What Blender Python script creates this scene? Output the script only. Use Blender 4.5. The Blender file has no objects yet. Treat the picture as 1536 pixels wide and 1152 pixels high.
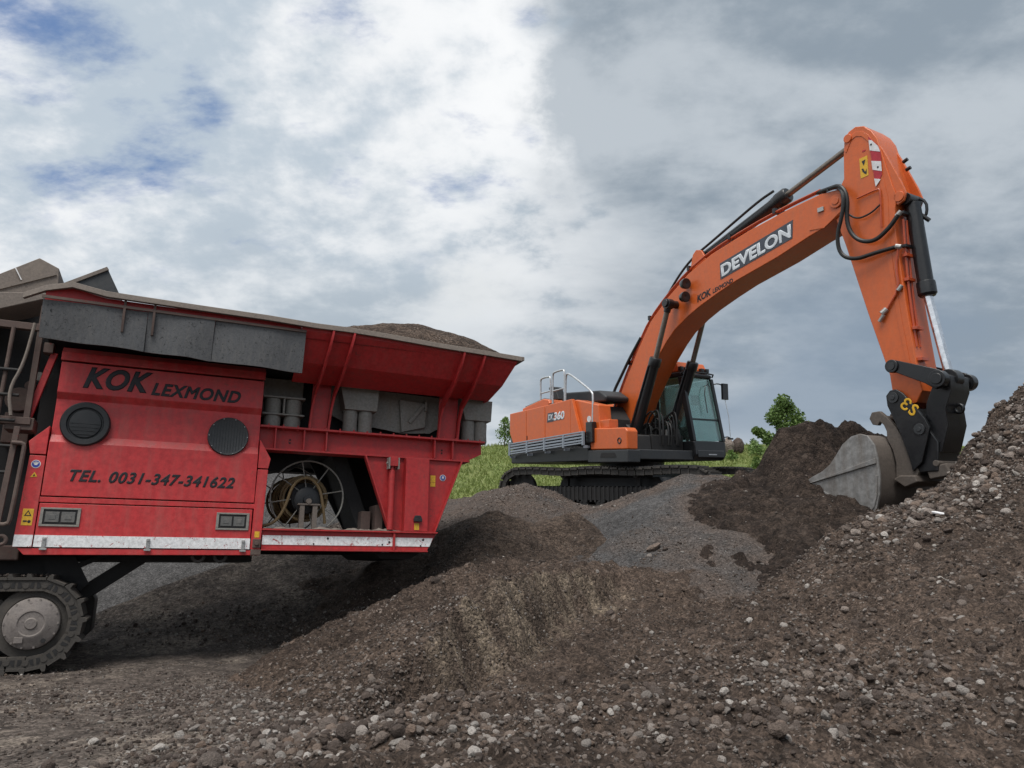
import bpy, bmesh, math, random
import numpy as np
from mathutils import Vector, Matrix

rng = np.random.default_rng(7)
random.seed(7)
scene = bpy.context.scene
col = scene.collection

# ------------------------------------------------------------------ camera
EYE = 1.1
cam_data = bpy.data.cameras.new('camera')
cam_data.sensor_fit = 'HORIZONTAL'
cam_data.sensor_width = 36.0
cam_data.lens = 36.0 * 1100.0 / 1536.0
cam_data.clip_start = 0.05
cam_data.clip_end = 3000
cam = bpy.data.objects.new('camera', cam_data)
col.objects.link(cam)
cam.location = (0, 0, EYE)
cam.rotation_euler = (math.radians(90 + 14.23), 0, 0)
scene.camera = cam

# ------------------------------------------------------------------ node helper
class NT:
    def __init__(self, tree):
        self.t = tree
    def n(self, typ, props=None, **ins):
        nd = self.t.nodes.new(typ)
        for k, v in (props or {}).items():
            setattr(nd, k, v)
        for k, v in ins.items():
            key = int(k[1:]) if (k[0] == 'i' and k[1:].isdigit()) else k.replace('_', ' ')
            self.set(nd.inputs[key], v)
        return nd
    def set(self, sock, v):
        if isinstance(v, bpy.types.NodeSocket):
            self.t.links.new(v, sock)
        elif isinstance(v, bpy.types.Node):
            self.t.links.new(v.outputs[0], sock)
        else:
            if sock.type == 'RGBA' and len(v) == 3:
                v = (*v, 1)
            sock.default_value = v
    def math(self, op, a, b=None, c=None, clamp=False):
        nd = self.t.nodes.new('ShaderNodeMath'); nd.operation = op; nd.use_clamp = clamp
        for i, v in enumerate((a, b, c)):
            if v is not None: self.set(nd.inputs[i], v)
        return nd.outputs[0]
    def vmath(self, op, a, b=None):
        nd = self.t.nodes.new('ShaderNodeVectorMath'); nd.operation = op
        self.set(nd.inputs[0], a)
        if b is not None: self.set(nd.inputs[1], b)
        return nd.outputs['Value'] if op in ('DISTANCE', 'LENGTH', 'DOT_PRODUCT') else nd.outputs[0]
    def mix(self, fac, a, b, blend='MIX'):
        nd = self.t.nodes.new('ShaderNodeMix'); nd.data_type = 'RGBA'; nd.blend_type = blend
        self.set(nd.inputs[0], fac); self.set(nd.inputs[6], a); self.set(nd.inputs[7], b)
        return nd.outputs[2]
    def ramp(self, v, a, b, lo=0.0, hi=1.0, smooth=True):
        nd = self.t.nodes.new('ShaderNodeMapRange')
        nd.interpolation_type = 'SMOOTHSTEP' if smooth else 'LINEAR'
        self.set(nd.inputs[0], v)
        for i, x in enumerate((a, b, lo, hi)): self.set(nd.inputs[1 + i], x)
        return nd.outputs[0]
    def noise(self, vec, scale, detail=5, rough=.55, dist=0.0):
        return self.n('ShaderNodeTexNoise', None, Vector=vec, Scale=scale, Detail=detail, Roughness=rough, Distortion=dist).outputs['Fac']

# ------------------------------------------------------------------ world: sky and cloud cover
SUN_DIR = Vector((-0.15, -0.60, 1.2)).normalized()
world = bpy.data.worlds.new('World')
scene.world = world
world.use_nodes = True
wt = world.node_tree
wt.nodes.clear()
W = NT(wt)
sky = W.n('ShaderNodeTexSky', dict(sky_type='NISHITA', sun_disc=False,
          sun_elevation=math.asin(SUN_DIR.z), sun_rotation=math.atan2(SUN_DIR.x, SUN_DIR.y),
          air_density=1.0, dust_density=1.2, ozone_density=1.6))
direction = W.n('ShaderNodeTexCoord').outputs['Generated']
sep = W.n('ShaderNodeSeparateXYZ', None, Vector=direction)
zc = W.math('MAXIMUM', sep.outputs[2], 0.0)
kk = W.math('ADD', zc, 0.3)
pu = W.math('DIVIDE', sep.outputs[0], kk)
pv = W.math('DIVIDE', sep.outputs[1], kk)
P = W.n('ShaderNodeCombineXYZ', None, X=pu, Y=pv, Z=0.37).outputs[0]
def cen(x, k): return W.math('MULTIPLY', W.math('SUBTRACT', x, .5), k)
nb = W.noise(P, 1.7, 6, .52, .15)            # big billows
nm = W.noise(P, 4.6, 10, .60, .12)            # middle billows
nf = W.noise(P, 13.0, 8, .58, .1)            # fine wisps
PS = W.n('ShaderNodeMapping', None, Vector=P); PS.inputs['Rotation'].default_value = (0, 0, .55); PS.inputs['Scale'].default_value = (1.0, 1.75, 1.0); PS.inputs['Location'].default_value = (3.1, 1.7, .2)
ns = W.noise(PS.outputs[0], 2.4, 9, .56, .15)  # stretched layers
pux = W.math('ADD', W.math('ADD', pu, cen(nm, .30)), W.math('ADD', cen(nf, .17), cen(nb, .10)))
# thick grey deck to the right, broken bright cloud to the left; the difference softens towards the horizon
ewid = W.ramp(pv, .95, 1.60, .11, 1.1)
edge = W.ramp(W.math('DIVIDE', W.math('SUBTRACT', pux, .05), ewid), -.5, .5)
low = W.ramp(W.math('ADD', pv, cen(nb, .9)), 1.0, 1.7)
cl_n = W.math('ADD', W.math('MULTIPLY', ns, .42), W.math('ADD', W.math('MULTIPLY', nm, .42), W.math('MULTIPLY', nf, .20)))
bright = W.mix(W.ramp(cl_n, .43, .58), (4.0, 4.6, 5.2), (6.9, 7.05, 7.2))
leftlow = W.mix(W.ramp(cl_n, .40, .60), (3.15, 3.65, 4.15), (5.0, 5.4, 5.75))
bright = W.mix(W.math('MULTIPLY', low, .85), bright, leftlow)
nd = W.math('ADD', W.math('MULTIPLY', ns, .46), W.math('ADD', W.math('MULTIPLY', nb, .22), W.math('ADD', W.math('MULTIPLY', nm, .22), W.math('MULTIPLY', nf, .10))))
grey = W.mix(W.ramp(nd, .44, .58), (2.15, 2.60, 3.08), (3.95, 4.35, 4.75))
cloud = W.mix(edge, bright, grey)
rim = W.math('MULTIPLY', W.ramp(pux, -.20, .03), W.math('SUBTRACT', 1.0, edge))
rim = W.math('MULTIPLY', rim, W.math('SUBTRACT', 1.0, low))
cloud = W.mix(W.math('MULTIPLY', rim, W.ramp(cl_n, .43, .53)), cloud, (7.4, 7.5, 7.6))
# a pale break low down, soft dark bottoms towards the horizon, then a pale strip on the horizon itself
brk = W.ramp(W.vmath('DISTANCE', W.vmath('ADD', P, W.n('ShaderNodeCombineXYZ', None, X=cen(nm, .3), Y=cen(nf, .3), Z=0.0).outputs[0]), (-.10, 1.40, .37)), .16, .0)
cloud = W.mix(W.math('MULTIPLY', brk, .7), cloud, (5.9, 6.1, 6.2))
band = W.math('MULTIPLY', W.ramp(sep.outputs[2], .44, .26), W.ramp(sep.outputs[2], .08, .20))
band = W.math('MULTIPLY', band, W.ramp(nb, .35, .6))
cloud = W.mix(W.math('MULTIPLY', W.math('MULTIPLY', band, W.ramp(pu, -.1, .5)), .75), cloud, (1.95, 2.50, 3.20))
cloud = W.mix(W.math('MULTIPLY', W.ramp(sep.outputs[2], .190, .11), .75), cloud, (4.6, 5.1, 5.6))
# holes of blue
bias = None
for (gx, gy, r, amt) in ((-.60, .80, .22, .16), (-.55, .90, .16, .13), (-.45, .90, .11, .15), (-.20, .765, .10, .19),
                         (.020, .79, .07, .20), (.035, 1.0, .06, .17), (-.26, 1.03, .11, .14), (-.12, 1.13, .13, .13), (-.60, 1.05, .32, .12)):
    dd = W.vmath('DISTANCE', P, (gx, gy, .37))
    g_ = W.ramp(dd, r, 0.0, 0.0, amt)
    bias = g_ if bias is None else W.math('MAXIMUM', bias, g_)
hole_n = W.math('ADD', W.math('MULTIPLY', W.noise(PS.outputs[0], 5.0, 9, .60, .1), .74), W.math('MULTIPLY', nf, .26))
hole = W.ramp(W.math('SUBTRACT', W.math('ADD', hole_n, bias), W.math('MULTIPLY', edge, .08)), .562, .80)
hole = W.math('MULTIPLY', hole, W.ramp(pv, 1.42, 1.15))
blue = W.mix(.72, sky.outputs[0], (.95, 1.80, 3.75))
skycol = W.mix(W.math('MULTIPLY', hole, .95), cloud, blue)
bg = W.n('ShaderNodeBackground', None, Color=skycol, Strength=0.088)
wo = W.n('ShaderNodeOutputWorld')
wt.links.new(bg.outputs[0], wo.inputs[0])

# ------------------------------------------------------------------ sun behind thin cloud
sd = bpy.data.lights.new('sun', 'SUN')
sd.energy = 2.4
sd.angle = math.radians(36)
sd.color = (1.0, .955, .90)
sun = bpy.data.objects.new('sun', sd)
col.objects.link(sun)
sun.rotation_euler = (-SUN_DIR).to_track_quat('-Z', 'Y').to_euler()
sun.location = (-20, -10, 30)

scene.view_settings.view_transform = 'Standard'
scene.view_settings.look = 'None'
scene.view_settings.exposure = 0.56
scene.view_settings.gamma = 1.0
scene.view_settings.use_curve_mapping = False
scene.cycles.max_bounces = 6
scene.cycles.transparent_max_bounces = 8

# ------------------------------------------------------------------ materials
MATS = {}
def newmat(name):
    m = bpy.data.materials.new(name); m.use_nodes = True
    m.node_tree.nodes.clear()
    g = NT(m.node_tree)
    b = g.n('ShaderNodeBsdfPrincipled')
    o = g.n('ShaderNodeOutputMaterial')
    m.node_tree.links.new(b.outputs[0], o.inputs[0])
    MATS[name] = m
    return m, g, b

def paint(name, c, rough=.45, dust=.25, dustcol=(.16, .13, .105), scale=2.5, metallic=0.0, var=.18, bump=.02, coat=0.0, streak=False, chips=0.0, chipcol=(.10, .085, .07)):
    m, g, b = newmat(name)
    co = g.n('ShaderNodeTexCoord').outputs['Object']
    vec = co
    if streak:
        mp = g.n('ShaderNodeMapping', None, Vector=co); mp.inputs['Scale'].default_value = (5, 5, .7); vec = mp.outputs[0]
    n1 = g.noise(vec, scale, 7, .62)
    n2 = g.noise(co, scale * 9, 6, .65)
    n3 = g.noise(co, scale * 55, 3, .6)
    d = tuple(max(0, x * (1 - var)) for x in c); l = tuple(min(1, x * (1 + var)) for x in c)
    cc = g.mix(g.ramp(n2, .3, .7), d, l)
    up = g.n('ShaderNodeSeparateXYZ', None, Vector=g.n('ShaderNodeNewGeometry').outputs['Normal']).outputs[2]
    settle = g.ramp(up, .25, .9, 0.0, .55)
    amt = g.math('ADD', g.math('MULTIPLY', g.ramp(n1, .42, .75), dust), g.math('MULTIPLY', settle, min(1, dust * 2.2)))
    amt = g.math('MULTIPLY', amt, g.ramp(n3, .25, .75, .6, 1.25), clamp=True)
    cc = g.mix(amt, cc, dustcol)
    if chips > 0:
        nc = g.math('ADD', g.math('MULTIPLY', g.noise(co, scale * 4, 8, .7, 1.5), .7), g.math('MULTIPLY', n3, .3))
        cc = g.mix(g.ramp(nc, .66 - chips * .1, .69 - chips * .1), cc, chipcol)
    g.set(b.inputs['Base Color'], cc)
    g.set(b.inputs['Roughness'], g.math('ADD', g.math('MULTIPLY', amt, .4), g.ramp(n2, .3, .7, rough - .06, rough + .1), clamp=True))
    b.inputs['Metallic'].default_value = metallic
    if coat: 
        b.inputs['Coat Weight'].default_value = coat; b.inputs['Coat Roughness'].default_value = .12
    if bump:
        bp = g.n('ShaderNodeBump', None, Strength=.5, Distance=bump, Height=g.math('ADD', g.math('MULTIPLY', n1, .5), g.math('MULTIPLY', n2, .25)))
        g.set(b.inputs['Normal'], bp.outputs[0])
    return m

def plain(name, c, rough=.5, metallic=0.0, **kw):
    m, g, b = newmat(name)
    co = g.n('ShaderNodeTexCoord').outputs['Object']
    n = g.noise(co, 14, 5, .6)
    g.set(b.inputs['Base Color'], g.mix(g.ramp(n, .3, .7), tuple(x * .85 for x in c), tuple(min(1, x * 1.12) for x in c)))
    b.inputs['Roughness'].default_value = rough; b.inputs['Metallic'].default_value = metallic
    for k, v in kw.items(): b.inputs[k.replace('_', ' ')].default_value = v
    return m

M_RED = paint('weathered_red_paint', (.53, .038, .041), .40, .36, (.38, .155, .135), 1.5, var=.16, streak=True, chips=.55, chipcol=(.32, .06, .05), bump=.014)
M_RED2 = paint('hopper_red_paint', (.44, .028, .030), .45, .24, (.20, .095, .08), 2.2, var=.15, streak=True, chips=.5, chipcol=(.12, .045, .04), bump=.008)
M_WHITE = paint('white_stripe_paint', (.80, .81, .82), .5, .15, (.42, .39, .36), 3.0, streak=True, chips=.9, chipcol=(.36, .03, .03), bump=.003)
M_LETTER = paint('black_lettering', (.012, .013, .018), .5, .12, (.10, .06, .05), 6.0, bump=0)
M_RUBBER = paint('grey_rubber_sheet', (.118, .122, .128), .75, .55, (.20, .195, .19), 5.0, streak=True, chips=.9, chipcol=(.02, .021, .023), bump=.02)
M_GRIME = paint('dust_caked_steel', (.18, .152, .132), .8, .6, (.25, .215, .185), 4.0, chips=.5, chipcol=(.06, .045, .04), bump=.02)
M_RUST = paint('rusty_brown_steel', (.095, .064, .055), .75, .55, (.17, .14, .12), 4.0, chips=.6, chipcol=(.16, .035, .03), bump=.015)
M_GREYST = paint('grey_feeder_steel', (.25, .245, .225), .6, .5, (.24, .21, .17), 3.5, streak=True, chips=.4, chipcol=(.08, .07, .06), bump=.01)
M_DARK = paint('dark_dirty_steel_and_void', (.014, .014, .015), .7, .25, (.05, .045, .04), 4.0, bump=.01)
M_TRACK = paint('track_steel', (.050, .047, .044), .6, .6, (.12, .105, .09), 6.0, metallic=.25, chips=.5, chipcol=(.13, .12, .11), bump=.02)
M_CTRACK = paint('muddy_track_steel', (.055, .050, .045), .75, .45, (.13, .112, .095), 6.0, metallic=.1, chips=.5, chipcol=(.05, .045, .04), bump=.02)
M_HUB = paint('muddy_hub_metal', (.17, .15, .14), .65, .6, (.22, .195, .175), 5.0, chips=.9, chipcol=(.09, .075, .07), bump=.015)
M_SILVER = paint('zinc_fitting', (.42, .42, .41), .4, .3, (.22, .2, .18), 8.0, metallic=.7, bump=.003)
M_BLACK = paint('black_plastic', (.016, .018, .021), .5, .22, (.06, .06, .062), 5.0, bump=.004)
M_YELLOW = paint('yellow_sticker', (.72, .42, .03), .5, .25, (.3, .2, .1), 9.0, bump=0)
M_HOSE = paint('ochre_hose', (.20, .135, .060), .6, .4, (.12, .1, .08), 7.0, bump=.002)
M_BLUE = plain('blue_sticker_print', (.03, .06, .35), .4)
M_OFFWHITE = plain('white_sticker_print', (.7, .7, .7), .4)
M_LENS = paint('dusty_lens', (.12, .12, .115), .3, .5, (.24, .22, .20), 14.0, bump=.003)
M_ORANGE = paint('excavator_orange', (.60, .115, .020), .36, .17, (.34, .17, .10), 1.4, var=.07, bump=.004, coat=.25, streak=True, chips=.30, chipcol=(.26, .055, .015))
M_ORANGE2 = paint('orange_pipe_paint', (.45, .07, .02), .35, .10, (.2, .1, .06), 3.0, var=.08, bump=0, coat=.3)
M_CHAR = paint('charcoal_paint', (.030, .033, .037), .45, .25, (.085, .08, .075), 3.0, bump=.004)
M_XBLACK = paint('cylinder_black', (.010, .011, .013), .33, .10, (.06, .055, .05), 4.0, bump=.002, coat=.2)
M_ALU = paint('grey_guard_rail_paint', (.27, .31, .36), .45, .15, (.25, .24, .22), 5.0, bump=.003)
M_RAIL = plain('galvanised_tube', (.52, .54, .56), .35, .5)
M_CHROME = plain('chromed_rod', (.80, .82, .85), .22, .9)
M_ROD = plain('dull_piston_rod', (.20, .175, .15), .35, .6)
M_HOSEB = plain('black_hydraulic_hose', (.012, .012, .012), .45)
M_BUCKET = paint('worn_bucket_steel', (.27, .267, .262), .45, .75, (.15, .125, .105), 1.1, metallic=.3, var=.25, streak=True, chips=.35, chipcol=(.12, .095, .08), bump=.012)
M_BUCKET2 = paint('muddy_bucket_back', (.105, .088, .076), .7, .6, (.12, .098, .082), 3.0, chips=.5, chipcol=(.17, .16, .15), bump=.02)
M_SIGNRED = plain('warning_red', (.42, .02, .035), .4)
M_SIGNWHITE = plain('warning_white', (.70, .70, .71), .4)
M_GOLD = plain('yellow_lettering', (.70, .40, .02), .5)
M_LETTERW = plain('white_lettering', (.62, .66, .70), .4)
M_LETTERD = plain('dark_lettering_outline', (.055, .065, .085), .45)
M_SEAT = plain('seat_fabric', (.03, .032, .035), .8)
M_BARK = paint('bark', (.10, .075, .055), .85, .2, bump=.02, scale=8)

def glass_mat():
    m, g, b = newmat('tinted_cab_glass')
    m.node_tree.nodes.remove(b)
    out = [n for n in m.node_tree.nodes if n.type == 'OUTPUT_MATERIAL'][0]
    tr = g.n('ShaderNodeBsdfTransparent', None, Color=(.90, .99, .97))
    gl = g.n('ShaderNodeBsdfGlossy', None, Color=(.9, 1, .98), Roughness=.03)
    co = g.n('ShaderNodeTexCoord').outputs['Object']
    df = g.n('ShaderNodeBsdfDiffuse', None, Color=(.42, .47, .45))
    fr = g.n('ShaderNodeFresnel', None, IOR=1.55)
    mx = g.n('ShaderNodeMixShader', None, Fac=g.math('ADD', g.math('MULTIPLY', fr.outputs[0], .8), .03, clamp=True))
    m.node_tree.links.new(tr.outputs[0], mx.inputs[1]); m.node_tree.links.new(gl.outputs[0], mx.inputs[2])
    mx2 = g.n('ShaderNodeMixShader', None, Fac=g.ramp(g.noise(co, 3, 6, .6), .35, .8, .02, .09))
    m.node_tree.links.new(mx.outputs[0], mx2.inputs[1]); m.node_tree.links.new(df.outputs[0], mx2.inputs[2])
    m.node_tree.links.new(mx2.outputs[0], out.inputs[0])
    return m
M_GLASS = glass_mat()

def soil(name, dark, mid, light, s1=26.0, s2=66.0, bumpd=.030, speck=.93, patch=None, attr=None, attrcol=None):
    m, g, b = newmat(name)
    co = g.n('ShaderNodeTexCoord').outputs['Object']
    wv = g.n('ShaderNodeTexNoise', None, Vector=co, Scale=9.0, Detail=3)
    wco = g.vmath('ADD', co, g.vmath('MULTIPLY', g.vmath('SUBTRACT', wv.outputs['Color'], (.5, .5, .5)), (.06, .06, .06)))
    n0 = g.noise(co, .55, 5, .6)
    n1 = g.noise(co, 4.2, 8, .66)
    n2 = g.noise(co, 38, 6, .7)
    v1 = g.n('ShaderNodeTexVoronoi', None, Vector=wco, Scale=s1)
    v2 = g.n('ShaderNodeTexVoronoi', None, Vector=wco, Scale=s2)
    r1 = g.n('ShaderNodeSeparateColor', None, Color=v1.outputs['Color'])
    r2 = g.n('ShaderNodeSeparateColor', None, Color=v2.outputs['Color'])
    base = g.mix(g.ramp(g.math('ADD', g.math('MULTIPLY', n1, .65), g.math('MULTIPLY', n0, .35)), .34, .66), dark, mid)
    if patch:
        base = g.mix(g.ramp(g.noise(co, 1.3, 7, .62, .6), .50, .66), base, patch)
    if attr:
        at = g.n('ShaderNodeAttribute', dict(attribute_name=attr))
        base = g.mix(g.math('MULTIPLY', at.outputs['Fac'], g.ramp(n1, .3, .6, .55, 1.0)), base, attrcol)
    k = g.math('MULTIPLY', g.ramp(r1.outputs[0], 0, 1, .62, 1.42, False), g.ramp(r2.outputs[0], 0, 1, .6, 1.45, False))
    k = g.math('MULTIPLY', k, g.ramp(n2, .3, .72, .7, 1.28))
    base = g.mix(1.0, base, g.n('ShaderNodeCombineColor', None, Red=k, Green=k, Blue=k).outputs[0], 'MULTIPLY')
    sp = g.math('MAXIMUM', g.math('MULTIPLY', g.ramp(r1.outputs[1], .985, .995), .6), g.math('MULTIPLY', g.math('MULTIPLY', g.ramp(r2.outputs[1], speck + .012, speck + .03), g.ramp(g.noise(co, 1.7, 5, .6), .42, .66)), .85))
    base = g.mix(sp, base, light)
    g.set(b.inputs['Base Color'], base)
    b.inputs['Roughness'].default_value = .95
    b.inputs['Specular IOR Level'].default_value = .2
    d1 = g.math('SUBTRACT', 1.0, g.math('MULTIPLY', v1.outputs['Distance'], 1.0))
    d2 = g.math('SUBTRACT', 1.0, v2.outputs['Distance'])
    hgt = g.math('ADD', g.math('MULTIPLY', g.math('MULTIPLY', d1, r1.outputs[2]), .9),
                 g.math('ADD', g.math('MULTIPLY', g.math('MULTIPLY', d2, r2.outputs[2]), .45), g.math('MULTIPLY', n2, .8)))
    bp = g.n('ShaderNodeBump', None, Strength=1.0, Distance=bumpd, Height=hgt)
    g.set(b.inputs['Normal'], bp.outputs[0])
    return m
M_S_GROUND = soil('compacted_ground', (.052, .043, .038), (.122, .102, .088), (.26, .23, .20), 22, 60, .020, .955, patch=(.172, .145, .121))
M_S_RIGHT = soil('brown_rubble_soil', (.042, .031, .025), (.110, .081, .064), (.27, .225, .195), 26, 64, .036, .93)
M_S_CENTRE = soil('brown_sandy_soil', (.042, .031, .025), (.106, .078, .061), (.27, .225, .195), 28, 66, .034, .94, attr='cut', attrcol=(.20, .160, .120))
M_S_DARK = soil('damp_dark_soil', (.040, .030, .024), (.100, .075, .059), (.12, .105, .095), 24, 60, .030, .96)  # almost the same brown as the centre heap, with duller specks
M_S_BROWN = soil('fresh_brown_soil', (.022, .016, .0135), (.054, .040, .032), (.11, .085, .07), 14, 44, .045, .985)
M_S_GREY = soil('grey_rubble_fines', (.048, .047, .047), (.082, .080, .080), (.15, .145, .14), 40, 105, .012, .96, attr='cut', attrcol=(.082, .064, .054))

def stone_mat(name='rubble_stone', k0=1.0):
    m, g, b = newmat(name)
    rnd = g.n('ShaderNodeObjectInfo').outputs['Random']
    co = g.n('ShaderNodeTexCoord').outputs['Object']
    n = g.noise(co, 6, 6, .65); n2 = g.noise(co, 25, 4, .6)
    cr = g.n('ShaderNodeValToRGB', None, Fac=rnd)
    el = cr.color_ramp.elements
    el[0].position = 0; el[0].color = (.090, .070, .060, 1)
    el[1].position = 1; el[1].color = (.59, .55, .51, 1)
    for p, c in ((.25, (.145, .113, .097, 1)), (.50, (.235, .196, .172, 1)), (.66, (.225, .165, .130, 1)), (.84, (.385, .340, .308, 1))):
        e = el.new(p); e.color = c
    k = g.math('MULTIPLY', g.math('MULTIPLY', g.ramp(n, .25, .75, .68, 1.2), g.ramp(n2, .3, .7, .82, 1.12)), k0)
    base = g.mix(1.0, cr.outputs[0], g.n('ShaderNodeCombineColor', None, Red=k, Green=k, Blue=k).outputs[0], 'MULTIPLY')
    up = g.n('ShaderNodeSeparateXYZ', None, Vector=g.n('ShaderNodeNewGeometry').outputs['Normal']).outputs[2]
    base = g.mix(g.math('MULTIPLY', g.ramp(n, .5, .72), .55), base, (.060, .048, .042))
    g.set(b.inputs['Base Color'], base)
    b.inputs['Roughness'].default_value = .9
    b.inputs['Specular IOR Level'].default_value = .25
    bp = g.n('ShaderNodeBump', None, Strength=.8, Distance=.12, Height=g.math('ADD', n, g.math('MULTIPLY', n2, .4)))
    g.set(b.inputs['Normal'], bp.outputs[0])
    return m
M_STONE = stone_mat()
M_STONE_PALE = stone_mat('pale_rubble_stone', 1.45)

def leaf_mat(name, a, bb, trans=.25):
    m, g, b = newmat(name)
    co = g.n('ShaderNodeTexCoord').outputs['Object']
    rnd = g.n('ShaderNodeNewGeometry').outputs['Random Per Island']
    c = g.mix(rnd, a, bb)
    c = g.mix(g.ramp(g.noise(co, 1.1, 4, .6), .35, .7, 0, .5), c, tuple(x * .6 for x in a))
    g.set(b.inputs['Base Color'], c)
    b.inputs['Roughness'].default_value = .6
    tl = g.n('ShaderNodeBsdfTranslucent', None, Color=c)
    mx = g.n('ShaderNodeMixShader', None, Fac=trans)
    out = [n for n in m.node_tree.nodes if n.type == 'OUTPUT_MATERIAL'][0]
    m.node_tree.links.new(b.outputs[0], mx.inputs[1]); m.node_tree.links.new(tl.outputs[0], mx.inputs[2])
    m.node_tree.links.new(mx.outputs[0], out.inputs[0])
    return m
M_LEAF = leaf_mat('shrub_leaf', (.085, .16, .035), (.21, .31, .09))
M_BLADE = leaf_mat('grass_blade', (.18, .245, .06), (.34, .38, .14), .3)
def bank_mat():
    m, g, b = newmat('grassy_bank_soil')
    co = g.n('ShaderNodeTexCoord').outputs['Object']
    n = g.noise(co, 1.2, 8, .65); n2 = g.noise(co, 9, 6, .7)
    c = g.mix(g.ramp(n, .35, .65), (.14, .20, .045), (.23, .26, .085))
    c = g.mix(g.ramp(n2, .52, .75, 0, .6), c, (.13, .12, .06))
    g.set(b.inputs['Base Color'], c); b.inputs['Roughness'].default_value = .95
    g.set(b.inputs['Normal'], g.n('ShaderNodeBump', None, Strength=1, Distance=.15, Height=n2).outputs[0])
    return m
M_BANK = bank_mat()

# ------------------------------------------------------------------ mesh builder
def tag(o, label=None, cat=None, group=None, kind=None):
    if label: o['label'] = label
    if cat: o['category'] = cat
    if group: o['group'] = group
    if kind: o['kind'] = kind
    return o

def empty(name, loc=(0, 0, 0), mat=None):
    o = bpy.data.objects.new(name, None); col.objects.link(o)
    o.empty_display_size = .3
    if mat is not None: o.matrix_world = mat
    else: o.location = loc
    return o

def mesh_obj(name, me, mat=None, parent=None):
    o = bpy.data.objects.new(name, me); col.objects.link(o)
    if mat: me.materials.append(mat)
    if parent: o.parent = parent
    return o

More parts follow.
